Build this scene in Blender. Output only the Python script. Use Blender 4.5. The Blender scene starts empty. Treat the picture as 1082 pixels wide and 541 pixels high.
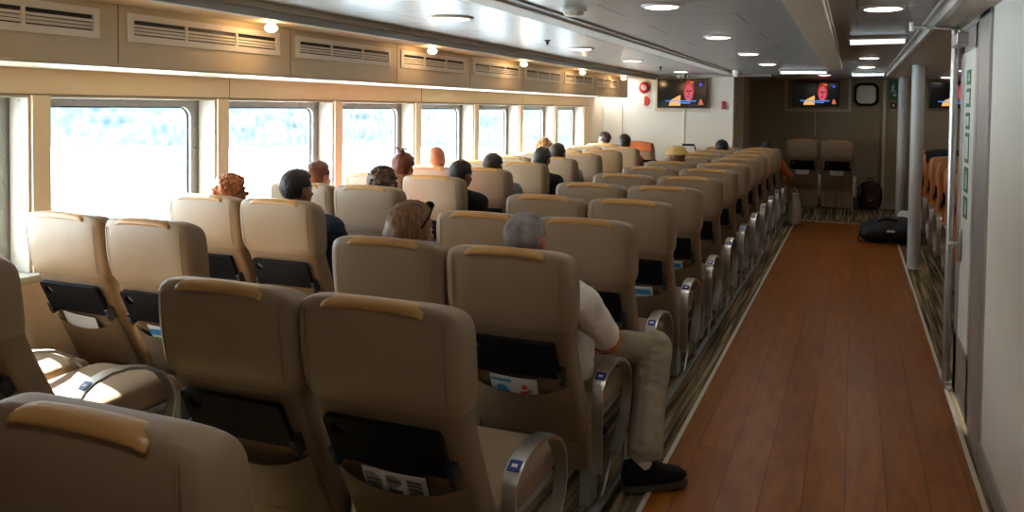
import bpy, bmesh, math, random
from mathutils import Vector, Matrix, noise
random.seed(7)
PI = math.pi
scene = bpy.context.scene
COL = scene.collection
H = 1.63                                   # eye height

# ------------------------------------------------------------------ materials
def mat(name, col, rough=.5, metal=0., bump=0., bscale=40., var=0., vscale=6., emit=None, estr=0., spec=.5, coat=0.):
    m = bpy.data.materials.new(name); m.use_nodes = True
    nt = m.node_tree; b = nt.nodes['Principled BSDF']
    b.inputs['Base Color'].default_value = (*col, 1)
    b.inputs['Roughness'].default_value = rough
    b.inputs['Metallic'].default_value = metal
    b.inputs['Specular IOR Level'].default_value = spec
    b.inputs['Coat Weight'].default_value = coat
    tc = nt.nodes.new('ShaderNodeTexCoord')
    if var:
        n = nt.nodes.new('ShaderNodeTexNoise'); n.inputs['Scale'].default_value = vscale
        n.inputs['Detail'].default_value = 4
        nt.links.new(tc.outputs['Object'], n.inputs['Vector'])
        r = nt.nodes.new('ShaderNodeValToRGB')
        r.color_ramp.elements[0].position = .3; r.color_ramp.elements[1].position = .7
        r.color_ramp.elements[0].color = (*[c*(1-var) for c in col], 1)
        r.color_ramp.elements[1].color = (*[min(1, c*(1+var)) for c in col], 1)
        nt.links.new(n.outputs['Fac'], r.inputs['Fac']); nt.links.new(r.outputs['Color'], b.inputs['Base Color'])
    if bump:
        n2 = nt.nodes.new('ShaderNodeTexNoise'); n2.inputs['Scale'].default_value = bscale; n2.inputs['Detail'].default_value = 3
        nt.links.new(tc.outputs['Object'], n2.inputs['Vector'])
        bp = nt.nodes.new('ShaderNodeBump'); bp.inputs['Strength'].default_value = bump; bp.inputs['Distance'].default_value = .01
        nt.links.new(n2.outputs['Fac'], bp.inputs['Height']); nt.links.new(bp.outputs['Normal'], b.inputs['Normal'])
    if emit:
        b.inputs['Emission Color'].default_value = (*emit, 1); b.inputs['Emission Strength'].default_value = estr
    return m

M = {}
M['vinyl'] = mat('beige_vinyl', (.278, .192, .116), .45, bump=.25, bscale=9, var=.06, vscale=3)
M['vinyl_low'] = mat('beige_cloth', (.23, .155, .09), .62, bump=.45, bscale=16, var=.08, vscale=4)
M['seam'] = mat('seam_thread', (.23, .16, .10), .7)
M['tan'] = mat('tan_leather', (.46, .24, .075), .36, bump=.15, bscale=60, var=.08)
M['rust'] = mat('orange_tan_leather', (.50, .19, .06), .42, bump=.2, bscale=12, var=.1)
M['black'] = mat('black_plastic', (.006, .006, .007), .6, spec=.12, bump=.05, bscale=200)
M['dark'] = mat('dark_plastic', (.02, .02, .022), .55)
M['alu'] = mat('brushed_aluminium', (.60, .59, .56), .34, 1., bump=.04, bscale=120)
M['steel'] = mat('grey_steel', (.42, .42, .41), .42, .85, bump=.03, bscale=90)
M['blue'] = mat('blue_label', (.01, .03, .22), .4)
M['white'] = mat('white_paint', (.88, .85, .80), .45)
M['paper'] = mat('white_paper', (.72, .72, .70), .6)
M['cream'] = mat('cream_panel', (.74, .62, .45), .5, var=.02)
M['tanpanel'] = mat('tan_wall_panel', (.80, .62, .43), .55, var=.02)
M['fascia'] = mat('cream_duct_panel', (.66, .56, .41), .5, var=.02)
M['creamwhite'] = mat('cream_white_wall', (.88, .83, .73), .5, var=.015)
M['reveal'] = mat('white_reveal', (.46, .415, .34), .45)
M['frame'] = mat('grey_window_metal', (.36, .345, .33), .45, .5)
M['beam'] = mat('beige_beam', (.60, .51, .36), .42)
M['cornice'] = mat('bronze_cornice', (.52, .44, .31), .45)
M['cornice2'] = mat('grey_cornice_lip', (.34, .32, .29), .4)
M['post'] = mat('pale_grey_paint', (.50, .52, .52), .38)
M['doorw'] = mat('white_door', (.76, .74, .66), .45)
M['green'] = mat('safety_green', (.01, .16, .08), .5)
M['brown'] = mat('brown_sign', (.12, .03, .015), .5)
M['red'] = mat('red_paint', (.55, .02, .015), .4)
M['bag'] = mat('black_nylon', (.010, .011, .014), .6, bump=.5, bscale=18)
M['maroon'] = mat('maroon_nylon', (.045, .012, .012), .6, bump=.4, bscale=25)
M['plasticbag'] = mat('milky_plastic', (.40, .34, .26), .35, bump=.8, bscale=14)
M['hat'] = mat('straw', (.62, .40, .13), .7, bump=.6, bscale=80)
M['lamp'] = mat('warm_globe', (1, .8, .5), .4, emit=(1, .62, .28), estr=38)
M['disc'] = mat('ceiling_disc_lit', (.9, .9, .9), .4, emit=(1, .93, .86), estr=5)
M['discreflect'] = mat('ceiling_disc_reflection_glow', (.8, .8, .8), .3, emit=(1, .95, .9), estr=1.0)  # disc is off; faint emission imitates window light reflected on it
M['discmid'] = mat('ceiling_disc_soft', (.8, .8, .8), .3, emit=(1, .95, .9), estr=3)
M['tube'] = mat('fluorescent_tube', (.8, .85, .85), .3, emit=(.80, .93, 1.), estr=.9)
M['screen'] = mat('screen_black', (.006, .006, .008), .12)
M['bezel'] = mat('tv_bezel', (.012, .012, .012), .3)
def emi(name, c, s):
    m = mat(name, (0, 0, 0), .3, emit=c, estr=s); return m
M['sc_face'] = emi('screen_pink', (.55, .07, .11), .9); M['sc_hair'] = emi('screen_red', (.25, .02, .01), .8)
M['sc_yel'] = emi('screen_yellow', (.75, .38, .09), .9); M['sc_blue'] = emi('screen_blue', (.06, .25, .75), .9)
M['sc_eye'] = emi('screen_shadow', (.06, .01, .015), .6); M['sc_or'] = emi('screen_orange', (.6, .12, .03), .8); M['sc_logo'] = emi('screen_logo', (.04, .04, .8), 1.)

for k_ in ('disc', 'discreflect', 'discmid', 'tube', 'sc_face', 'sc_hair', 'sc_yel', 'sc_blue', 'sc_eye', 'sc_or', 'sc_logo'): M[k_].cycles.emission_sampling = 'NONE'

def wood_floor():
    m = bpy.data.materials.new('wood_planks'); m.use_nodes = True; nt = m.node_tree; b = nt.nodes['Principled BSDF']
    tc = nt.nodes.new('ShaderNodeTexCoord'); mp = nt.nodes.new('ShaderNodeMapping')
    mp.inputs['Rotation'].default_value = (0, 0, PI/2)
    nt.links.new(tc.outputs['Object'], mp.inputs['Vector'])
    br = nt.nodes.new('ShaderNodeTexBrick')
    br.inputs['Scale'].default_value = 1; br.inputs['Brick Width'].default_value = 1.2; br.inputs['Row Height'].default_value = .165
    br.inputs['Mortar Size'].default_value = .0022; br.inputs['Mortar Smooth'].default_value = .2; br.offset = .37
    br.inputs['Color1'].default_value = (.28, .088, .012, 1); br.inputs['Color2'].default_value = (.34, .112, .016, 1)
    br.inputs['Mortar'].default_value = (.11, .036, .008, 1)
    nt.links.new(mp.outputs['Vector'], br.inputs['Vector'])
    mp2 = nt.nodes.new('ShaderNodeMapping'); mp2.inputs['Scale'].default_value = (9, 1.6, 1)
    nt.links.new(tc.outputs['Object'], mp2.inputs['Vector'])
    n = nt.nodes.new('ShaderNodeTexNoise'); n.inputs['Scale'].default_value = 2.2; n.inputs['Detail'].default_value = 3; n.inputs['Distortion'].default_value = .6
    nt.links.new(mp2.outputs['Vector'], n.inputs['Vector'])
    r = nt.nodes.new('ShaderNodeValToRGB'); r.color_ramp.elements[0].position = .3; r.color_ramp.elements[1].position = .75
    r.color_ramp.elements[0].color = (.74, .72, .70, 1); r.color_ramp.elements[1].color = (1.18, 1.16, 1.14, 1)
    nt.links.new(n.outputs['Fac'], r.inputs['Fac'])
    mx = nt.nodes.new('ShaderNodeMix'); mx.data_type = 'RGBA'; mx.blend_type = 'MULTIPLY'; mx.inputs['Factor'].default_value = 1
    nt.links.new(br.outputs['Color'], mx.inputs['A']); nt.links.new(r.outputs['Color'], mx.inputs['B'])
    nt.links.new(mx.outputs['Result'], b.inputs['Base Color'])
    b.inputs['Roughness'].default_value = .33; b.inputs['Specular IOR Level'].default_value = .16
    return m
M['wood'] = wood_floor()

def carpet():
    m = bpy.data.materials.new('striped_carpet'); m.use_nodes = True; nt = m.node_tree; b = nt.nodes['Principled BSDF']
    tc = nt.nodes.new('ShaderNodeTexCoord'); mp = nt.nodes.new('ShaderNodeMapping'); mp.inputs['Scale'].default_value = (34, .9, 1)
    nt.links.new(tc.outputs['Object'], mp.inputs['Vector'])
    n = nt.nodes.new('ShaderNodeTexNoise'); n.inputs['Scale'].default_value = 1.; n.inputs['Detail'].default_value = 3
    nt.links.new(mp.outputs['Vector'], n.inputs['Vector'])
    r = nt.nodes.new('ShaderNodeValToRGB'); r.color_ramp.interpolation = 'LINEAR'
    e = r.color_ramp.elements; e[0].position = .36; e[0].color = (.045, .030, .016, 1); e[1].position = .66; e[1].color = (.42, .31, .16, 1)
    x = e.new(.5); x.color = (.17, .12, .06, 1)
    nt.links.new(n.outputs['Fac'], r.inputs['Fac']); nt.links.new(r.outputs['Color'], b.inputs['Base Color'])
    b.inputs['Roughness'].default_value = .92; b.inputs['Specular IOR Level'].default_value = .15
    n2 = nt.nodes.new('ShaderNodeTexNoise'); n2.inputs['Scale'].default_value = 260
    nt.links.new(tc.outputs['Object'], n2.inputs['Vector'])
    bp = nt.nodes.new('ShaderNodeBump'); bp.inputs['Strength'].default_value = .4; bp.inputs['Distance'].default_value = .004
    nt.links.new(n2.outputs['Fac'], bp.inputs['Height']); nt.links.new(bp.outputs['Normal'], b.inputs['Normal'])
    return m
M['carpet'] = carpet()

def ceil_mat():
    m = bpy.data.materials.new('ceiling_panels'); m.use_nodes = True; nt = m.node_tree; b = nt.nodes['Principled BSDF']
    tc = nt.nodes.new('ShaderNodeTexCoord')
    br = nt.nodes.new('ShaderNodeTexBrick'); br.offset = .5
    br.inputs['Scale'].default_value = 1; br.inputs['Brick Width'].default_value = 1.25; br.inputs['Row Height'].default_value = .6
    br.inputs['Mortar Size'].default_value = .007
    br.inputs['Color1'].default_value = (.40, .385, .37, 1); br.inputs['Color2'].default_value = (.43, .41, .39, 1); br.inputs['Mortar'].default_value = (.07, .067, .064, 1)
    nt.links.new(tc.outputs['Object'], br.inputs['Vector']); nt.links.new(br.outputs['Color'], b.inputs['Base Color'])
    b.inputs['Roughness'].default_value = .30; b.inputs['Specular IOR Level'].default_value = .6
    n = nt.nodes.new('ShaderNodeTexNoise'); n.inputs['Scale'].default_value = 2.5
    nt.links.new(tc.outputs['Object'], n.inputs['Vector'])
    bp = nt.nodes.new('ShaderNodeBump'); bp.inputs['Strength'].default_value = .12; bp.inputs['Distance'].default_value = .01
    nt.links.new(n.outputs['Fac'], bp.inputs['Height']); nt.links.new(bp.outputs['Normal'], b.inputs['Normal'])
    return m
M['ceil'] = ceil_mat()

def glass_mat():
    m = bpy.data.materials.new('window_glass'); m.use_nodes = True; nt = m.node_tree
    for n in list(nt.nodes): nt.nodes.remove(n)
    o = nt.nodes.new('ShaderNodeOutputMaterial'); t = nt.nodes.new('ShaderNodeBsdfTransparent'); t.inputs[0].default_value = (.94, .97, .97, 1)
    g = nt.nodes.new('ShaderNodeBsdfGlossy'); g.inputs['Roughness'].default_value = .02
    d = nt.nodes.new('ShaderNodeBsdfTranslucent'); d.inputs[0].default_value = (.9, .95, 1, 1)
    lw = nt.nodes.new('ShaderNodeLayerWeight'); pw = nt.nodes.new('ShaderNodeMath'); pw.operation = 'POWER'; pw.inputs[1].default_value = 5
    nt.links.new(lw.outputs['Facing'], pw.inputs[0])
    fr = nt.nodes.new('ShaderNodeMath'); fr.operation = 'MULTIPLY_ADD'; fr.inputs[1].default_value = .5; fr.inputs[2].default_value = .02
    nt.links.new(pw.outputs[0], fr.inputs[0])
    tc = nt.nodes.new('ShaderNodeTexCoord'); n = nt.nodes.new('ShaderNodeTexNoise'); n.inputs['Scale'].default_value = 16; n.inputs['Detail'].default_value = 6
    nt.links.new(tc.outputs['Object'], n.inputs['Vector'])
    r = nt.nodes.new('ShaderNodeMapRange'); r.inputs['From Min'].default_value = .35; r.inputs['From Max'].default_value = .8; r.inputs['To Min'].default_value = .004; r.inputs['To Max'].default_value = .035
    nt.links.new(n.outputs['Fac'], r.inputs['Value'])
    m0 = nt.nodes.new('ShaderNodeMixShader'); m1 = nt.nodes.new('ShaderNodeMixShader')
    nt.links.new(r.outputs[0], m0.inputs[0]); nt.links.new(t.outputs[0], m0.inputs[1]); nt.links.new(d.outputs[0], m0.inputs[2])
    nt.links.new(fr.outputs[0], m1.inputs[0]); nt.links.new(m0.outputs[0], m1.inputs[1]); nt.links.new(g.outputs[0], m1.inputs[2])
    nt.links.new(m1.outputs[0], o.inputs[0])
    return m
M['glass'] = glass_mat()

# ------------------------------------------------------------------ mesh helpers
def add_box(bm, lo, hi, bev=0., seg=2, mi=0):
    c = [(a+b)/2 for a, b in zip(lo, hi)]; s = [abs(b-a) for a, b in zip(lo, hi)]
    r = bmesh.ops.create_cube(bm, size=1, matrix=Matrix.Translation(c) @ Matrix.Diagonal((*s, 1)))
    fs = set(f for v in r['verts'] for f in v.link_faces)
    for f in fs: f.material_index = mi
    if bev:
        es = list(set(e for v in r['verts'] for e in v.link_edges))
        rr = bmesh.ops.bevel(bm, geom=es, offset=bev, segments=seg, affect='EDGES', profile=.5)
        for f in rr['faces']: f.material_index = mi

def loft(bm, rings, close=True, caps=True, mi=0):
    vs = [[bm.verts.new(p) for p in r] for r in rings]
    n = len(vs[0])
    for a, b in zip(vs, vs[1:]):
        for i in range(n if close else n-1):
            j = (i+1) % n
            f = bm.faces.new((a[i], a[j], b[j], b[i])); f.material_index = mi
    if caps:
        for r in (vs[0], vs[-1]):
            f = bm.faces.new(r); f.material_index = mi
    return vs

def sheet(bm, rings):
    """thick bent sheet: each ring is an outer path followed by the reversed inner path; the two ends are closed strip by strip"""
    vs = loft(bm, rings, True, False); m = len(rings[0])
    for r in (vs[0], vs[-1]):
        for j in range(m//2-1): bm.faces.new((r[j], r[j+1], r[m-2-j], r[m-1-j]))

def frame_of(d):
    d = d.normalized(); u = Vector((0, 0, 1)) if abs(d.z) < .9 else Vector((1, 0, 0))
    s = d.cross(u).normalized(); return s, d.cross(s).normalized()

def add_tube(bm, pts, r, seg=10, mi=0, caps=True):
    pts = [Vector(p) for p in pts]; rings = []
    for i, p in enumerate(pts):
        d = (pts[min(i+1, len(pts)-1)] - pts[max(i-1, 0)])
        s, t = frame_of(d); rr = r[i] if isinstance(r, (list, tuple)) else r
        rings.append([p + s*math.cos(2*PI*k/seg)*rr + t*math.sin(2*PI*k/seg)*rr for k in range(seg)])
    loft(bm, rings, True, caps, mi)

def add_lathe(bm, prof, at=(0, 0, 0), axis='Z', seg=24, mi=0):
    at = Vector(at); rings = []
    for r, h in prof:
        ring = []
        for k in range(seg):
            a = 2*PI*k/seg; x, y = r*math.cos(a), r*math.sin(a)
            ring.append(at + (Vector((x, y, h)) if axis == 'Z' else Vector((x, h, y)) if axis == 'Y' else Vector((h, x, y))))
        rings.append(ring)
    loft(bm, rings, True, True, mi)

def add_ell(bm, c, r, rot=None, seg=16, ring=10, mi=0):
    mtx = Matrix.Translation(c) @ (rot.to_4x4() if rot else Matrix.Identity(4)) @ Matrix.Diagonal((*r, 1))
    rr = bmesh.ops.create_uvsphere(bm, u_segments=seg, v_segments=ring, radius=1, matrix=mtx)
    for f in set(f for v in rr['verts'] for f in v.link_faces): f.material_index = mi

def add_cap(bm, a, ra, b, rb, seg=12):
    a, b = Vector(a), Vector(b); d = b-a; L = d.length
    if L < 1e-5: return add_ell(bm, a, (ra, ra, ra))
    d /= L; s, t = frame_of(d); rings = []
    for k in range(1, 5):
        th = PI/2*(1-k/4); rings.append((a - d*ra*math.sin(th), ra*math.cos(th)))
    for k in range(0, 4):
        th = PI/2*k/4; rings.append((b + d*rb*math.sin(th), rb*math.cos(th)))
    loft(bm, [[c + s*math.cos(2*PI*k/seg)*r + t*math.sin(2*PI*k/seg)*r for k in range(seg)] for c, r in rings])

def obj(name, bm, m, parent=None, smooth=None, loc=None):
    bmesh.ops.recalc_face_normals(bm, faces=bm.faces)
    me = bpy.data.meshes.new(name); bm.to_mesh(me); bm.free()
    for x in (m if isinstance(m, (list, tuple)) else [m]): me.materials.append(x)
    o = bpy.data.objects.new(name, me); COL.objects.link(o)
    if parent: o.parent = parent
    if loc: o.location = loc
    if smooth is not None:
        me.polygons.foreach_set('use_smooth', [True]*len(me.polygons))
        if smooth < 180: me.set_sharp_from_angle(angle=math.radians(smooth))
    return o

def bake(o):
    dg = bpy.context.evaluated_depsgraph_get(); dg.update()
    me = bpy.data.meshes.new_from_object(o.evaluated_get(dg)); old = o.data
    o.modifiers.clear(); o.data = me; bpy.data.meshes.remove(old); me.name = o.name
    return o

def subsurf(o, lv=1):
    md = o.modifiers.new('s', 'SUBSURF'); md.levels = lv; md.render_levels = lv; return bake(o)

def tag(o, label, cat, group=None):
    o['label'] = label; o['category'] = cat
    if group: o['group'] = group
    return o
def thing(name, label, cat, loc=(0, 0, 0), rz=0, group=None):
    o = bpy.data.objects.new(name, None); COL.objects.link(o); o.location = loc; o.rotation_euler = (0, 0, rz)
    o.empty_display_size = .1
    return tag(o, label, cat, group)
def struct(name, bm, m, parent=None, smooth=None):
    o = obj(name, bm, m, parent, smooth)
    if not parent: o['kind'] = 'structure'
    return o
def sempty(name, loc=(0, 0, 0)):
    o = bpy.data.objects.new(name, None); COL.objects.link(o); o.location = loc; o['kind'] = 'structure'; return o
def dup(root, loc, rz, label, group, skip=()):
    r = root.copy(); COL.objects.link(r); r.location = loc; r.rotation_euler = (0, 0, rz); r['label'] = label; r['group'] = group
    for ch in list(root.children):
        if ch.name.split('.')[0] in skip: continue
        c = ch.copy(); COL.objects.link(c); c.parent = r
        for g in ch.children:
            d = g.copy(); COL.objects.link(d); d.parent = c
    return r
def bx(*boxes, bev=0.):
    bm = bmesh.new()
    for lo, hi in boxes: add_box(bm, lo, hi, bev)
    return bm

# ------------------------------------------------------------------ room shell
XW, XO = -3.75, -3.93                      # inner wall face, outer hull
ZC = 2.17
Y0, YT, YB = -1.2, 12.97, 15.3
struct('floor', bx(((-.765, Y0, -.05), (.53, 13.04, .004))), M['wood'])
struct('floor_carpet', bx(((XO, Y0, -.06), (-.765, YB+.1, 0)), ((-.765, 13.04, -.06), (.53, YB+.1, 0)), ((.53, Y0, -.06), (3.75, YB+.1, 0))), M['carpet'])
M['strip'] = mat('pale_floor_strip', (.62, .56, .45), .45)
struct('trim_1', bx(((-.777, Y0, 0), (-.757, 13.05, .008)), ((-.777, 13.03, 0), (.545, 13.05, .008)), ((.525, Y0, 0), (.545, 13.05, .008))), M['strip'])
struct('ceiling', bx(((-2.92, Y0, ZC), (3.75, YB+.1, ZC+.06))), M['ceil'])
# window wall
NW = 8; YP = [2.92 + 1.3*(k-1) for k in range(NW+1)]        # far end of each opening / near face of each pillar
zs, zt = .78, 1.665
bm = bmesh.new()
add_box(bm, (XO-.04, Y0, -.05), (XW, YT+.1, zs-.03)); add_box(bm, (XO-.04, Y0, zt), (XW, YT+.1, ZC+.06))
add_box(bm, (XO-.04, Y0, zs-.03), (XW, YP[0], zt))
for k in range(NW): add_box(bm, (XO-.04, YP[k], zs-.03), (XW, YP[k]+.1, zt))
add_box(bm, (XO-.04, YP[NW], zs-.03), (XW, YT+.1, zt))
struct('wall_left', bm, M['tanpanel'])
bm = bmesh.new()
for y in (1.67, YP[2]+.1, YP[4]+.1, YP[6]+.1): add_box(bm, (XW-.002, y, zt+.004), (XW+.0015, y+.006, 1.82))
add_box(bm, (XW-.002, Y0, zt-.001), (XW+.004, 12.2, zt+.006))
struct('trim_2', bm, M['seam'])
def rrect(y0, y1, z0, z1, r, n=6):
    out = []
    for cy, cz, a0 in ((y1-r, z1-r, 0), (y0+r, z1-r, 90), (y0+r, z0+r, 180), (y1-r, z0+r, 270)):
        for k in range(n+1):
            a = math.radians(a0+90*k/n); out.append((cy+r*math.cos(a), cz+r*math.sin(a)))
    return out
for k in range(NW):
    a, b = YP[k]+.1, YP[k+1]
    w = sempty('window_%d' % (k+1), (XO, (a+b)/2, zs))
    hw = (b-a)/2; hh = zt-zs
    bm = bmesh.new()
    outer = rrect(-hw, hw, 0, hh, .004); inner = rrect(-hw+.06, hw-.07, .06, hh-.055, .075); lip = rrect(-hw+.06, hw-.07, .06, hh-.055, .075)
    loft(bm, [[(.012, y, z) for y, z in outer], [(.022, y, z) for y, z in outer], [(.022, y, z) for y, z in inner], [(-.03, y, z) for y, z in lip], [(-.04, y, z) for y, z in outer]], True, False)
    for i in range(7):
        for zz in (.03, hh-.028): add_ell(bm, (.023, -hw+.08+i*(2*hw-.16)/6, zz), (.004, .008, .008), seg=8, ring=5)
        add_ell(bm, (.023, hw-.035, .07+i*(hh-.14)/6), (.004, .008, .008), seg=8, ring=5)
    obj('window_frame', bm, M['frame'], w, 40)
    bm = bmesh.new(); g = rrect(-hw+.055, hw-.065, .055, hh-.05, .075)
    loft(bm, [[(-.012, y, z) for y, z in g], [(-.018, y, z) for y, z in g]]); obj('glass_pane', bm, M['glass'], w)
    bm = bmesh.new(); gk = rrect(-hw+.058, hw-.068, .058, hh-.053, .075); gi = rrect(-hw+.068, hw-.078, .068, hh-.063, .068)
    loft(bm, [[(-.008, y, z) for y, z in gk], [(0, y, z) for y, z in gk], [(0, y, z) for y, z in gi], [(-.008, y, z) for y, z in gi]], True, False)
    obj('rubber_gasket', bm, M['dark'], w)
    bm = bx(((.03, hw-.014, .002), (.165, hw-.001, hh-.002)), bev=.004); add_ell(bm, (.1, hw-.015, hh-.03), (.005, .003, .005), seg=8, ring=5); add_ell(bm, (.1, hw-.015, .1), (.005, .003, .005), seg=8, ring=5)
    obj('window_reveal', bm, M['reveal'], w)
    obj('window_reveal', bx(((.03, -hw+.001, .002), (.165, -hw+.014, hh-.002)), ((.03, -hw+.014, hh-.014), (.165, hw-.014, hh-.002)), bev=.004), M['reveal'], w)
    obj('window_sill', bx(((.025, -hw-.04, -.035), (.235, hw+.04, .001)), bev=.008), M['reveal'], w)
# duct box above the windows, soffit, cornice
bm = bmesh.new()
add_box(bm, (XW-.01, Y0, 1.80), (-3.22, 12.55, ZC+.05), .012)
struct('trim_3', bm, M['fascia'])
struct('trim_4', bx(((XW, Y0, 1.797), (-3.225, 12.54, 1.803)), bev=.001), M['cornice'])
bm = bmesh.new(); add_box(bm, (-3.23, Y0, 2.095), (-2.9, YT, ZC+.05)); struct('trim_5', bm, M['cream'])
struct('trim_6', bx(((-2.92, Y0, 2.085), (-2.885, YT, 2.13)), bev=.004), M['cornice2'])
struct('trim_7', bx(((-2.92, Y0, 2.13), (-2.875, YT, ZC+.01)), bev=.004), M['cornice'])
bm = bmesh.new()
for k in range(10): add_box(bm, (-3.2225, .35+1.3*k, 1.815), (-3.2185, .356+1.3*k, 2.094))
struct('trim_8', bm, M['seam'])
# ceiling strips and beams
struct('trim_9', bx(((-1.77, Y0, 2.148), (-1.625, YT, ZC+.01)), bev=.003), M['creamwhite'])
struct('trim_10', bx(((-1.625, Y0, 2.160), (-1.565, YT, ZC+.01))), M['cornice2'])
bm = bx(((-.285, Y0, 2.07), (-.130, 9.6, ZC+.02)), bev=.006); add_box(bm, (-.13, Y0, 2.10), (-.12, 9.6, 2.11)); add_box(bm, (-.32, Y0, 2.15), (-.285, 9.6, ZC+.01))
struct('ceiling_beam', bm, M['beam'])
struct('trim_11', bx(((-3.2, YT-.04, 2.13), (-1.15, YT+.12, ZC+.01)), bev=.006), M['cornice2'])
M['soff'] = mat('brown_soffit', (.36, .27, .18), .35)
struct('ceiling_soffit', bx(((.42, Y0, 2.115), (1.0, 12.95, ZC+.02))), M['soff'])
struct('trim_12', bx(((.395, Y0, 2.105), (.425, 12.95, ZC+.01)), ((.37, Y0, 2.150), (.395, 12.95, ZC+.01)), bev=.006), M['alu'])
# bulkhead with the television, recess and end wall
struct('wall_front', bx(((XO, YT, -.05), (-1.7, YT+.1, ZC+.02))), M['creamwhite'])
struct('wall_recess', bx(((-1.78, YT+.1, -.05), (-1.7, YB, ZC+.02)), ((-1.7, 13.6, 0), (-1.62, 13.68, ZC))), M['beam'])
M['endwall'] = mat('tan_end_wall', (.33, .26, .155), .55, var=.03)
struct('wall_end', bx(((-1.8, YB, -.05), (3.75, YB+.1, ZC+.02))), M['endwall'])
bm = bmesh.new()
for x in (-3.42, -2.43): add_tube(bm, [(x, YT-.006, 0), (x, YT-.006, 1.62 if x > -3 else 1.8)], .014, 8)
add_box(bm, (-1.725, YT-.01, 0), (-1.695, YT+.11, ZC))
add_box(bm, (-3.72, YT-.02, 0), (-3.70, YT, 1.8))
struct('trim_13', bm, M['creamwhite'], smooth=40)
bm = bx(((-1.13, YB-.05, 1.62), (-1.08, YB, 2.17)), ((-.10, YB-.05, 1.62), (-.05, YB, 2.17)), ((-1.13, YB-.03, 1.62), (-.05, YB-.0, 1.66)), ((-.63, YB-.02, 1.2), (-.61, YB, 1.64)), ((.44, YB-.06, 0), (.49, YB, ZC)))
struct('trim_14', bm, M['beam'])
struct('baseboard_end', bx(((-1.7, YB-.02, 0), (3.6, YB, .10)), bev=.004), M['cornice2'])
# near partition on the other side of the aisle, with the door
XR = .58; DY0, DY1 = 4.82, 5.44
struct('wall_right', bx(((XR, Y0, -.05), (XR+.1, 4.40, ZC)), ((XR, 4.40, 2.125), (XR+.1, 5.5, ZC)), ((XR+.1, 5.4, -.05), (3.7, 5.5, ZC))), M['creamwhite'])
struct('wall_far_right', bx(((3.7, 5.4, -.05), (3.8, YB, ZC))), M['cream'])
struct('wall_back', bx(((XO, Y0-.1, -.05), (XR+.1, Y0, ZC))), M['beam'])
struct('baseboard_right', bx(((XR-.012, Y0, 0), (XR, 4.40, .10)), bev=.003), M['cornice2'])
dr = sempty('door_1', (XR, DY0, 0))
M['doorframe'] = mat('grey_door_metal', (.50, .47, .45), .35, .6)
bm = bmesh.new()
add_box(bm, (-.014, -.44, 0), (.06, -.085, 2.15), .004)
add_box(bm, (-.014, -.44, 2.09), (.06, .68, 2.15), .004); add_box(bm, (-.006, .62, 0), (.09, .68, 2.12), .004)
obj('door_frame', bm, M['doorframe'], dr)
obj('door_gasket', bx(((-.015, -.085, .02), (.03, -.052, 2.09))), M['cornice2'], dr)
obj('door_panel', bx(((-.012, -.05, .03), (.03, .62, 2.085)), bev=.004), M['doorw'], dr)
bm = bmesh.new(); add_box(bm, (-.016, -.05, .03), (-.008, .02, 2.085), .002); add_box(bm, (-.016, .47, .03), (-.008, .62, 2.085), .002); add_box(bm, (-.016, -.05, .03), (-.008, .62, .38), .002); add_box(bm, (-.016, -.05, 1.96), (-.008, .62, 2.085), .002)
obj('door_trim', bm, M['doorframe'], dr)
bm = bmesh.new(); add_box(bm, (-.03, .38, .80), (-.018, .44, .98), .004); add_tube(bm, [(-.02, .41, .90), (-.065, .41, .90), (-.07, .40, .90), (-.07, .28, .905)], .011, 10)
obj('door_handle', bm, M['alu'], dr, 40)
bm = bmesh.new(); add_box(bm, (-.075, .32, 1.995), (-.01, .56, 2.065), .006); obj('door_closer', bm, M['alu'], dr)
bm = bmesh.new(); add_tube(bm, [(-.045, .50, 2.07), (-.045, .50, 2.10), (-.30, .30, 2.10)], .009, 8); add_tube(bm, [(-.30, .30, 2.075), (-.30, .30, 2.125)], .014, 10); obj('closer_arm', bm, M['alu'], dr, 40)
def plate(bm, x, y0, y1, z0, z1, t, mi): add_box(bm, (x-t, y0, z0), (x, y1, z1), 0, mi=mi)
sy = (.20, .36)
for z0, z1, kind in ((1.78, 1.86, 0), (1.66, 1.76, 1), (1.54, 1.63, 2), (1.36, 1.52, 2), (1.20, 1.335, 3), (1.06, 1.175, 3)):
    bm = bmesh.new(); plate(bm, -.0125, sy[0], sy[1], z0, z1, .003, 0)
    if kind in (1, 2): plate(bm, -.0155, sy[0]+.02, sy[1]-.02, z0+.02, z1-.02, .001, 1)
    if kind in (0, 3):
        for q in range(3): plate(bm, -.0155, sy[0]+.025+q*.027, sy[0]+.037+q*.027, z0+.02, z1-.02-.02*(q % 2), .001, 1)
    obj('door_sign', bm, [M['green'], M['paper']], dr)
bm = bmesh.new(); add_tube(bm, [(XR-.045, 5.49, 0), (XR-.045, 5.49, 2.115)], .021, 14); add_box(bm, (XR-.06, 5.455, 0), (XR+.01, 5.525, .05), .005)
struct('trim_15', bm, M['alu'], smooth=50)
# posts
for x, y, zt_ in ((.605, 9.6, 2.116), (.63, 13.0, 2.17)):
    bm = bmesh.new(); add_tube(bm, [(x, y, 0), (x, y, zt_)], .062, 24); add_lathe(bm, [(.08, 0), (.08, .012), (.064, .02)], (x, y, 0), 'Z', 24)
    struct('pillar', bm, M['post'], smooth=50)

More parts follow.
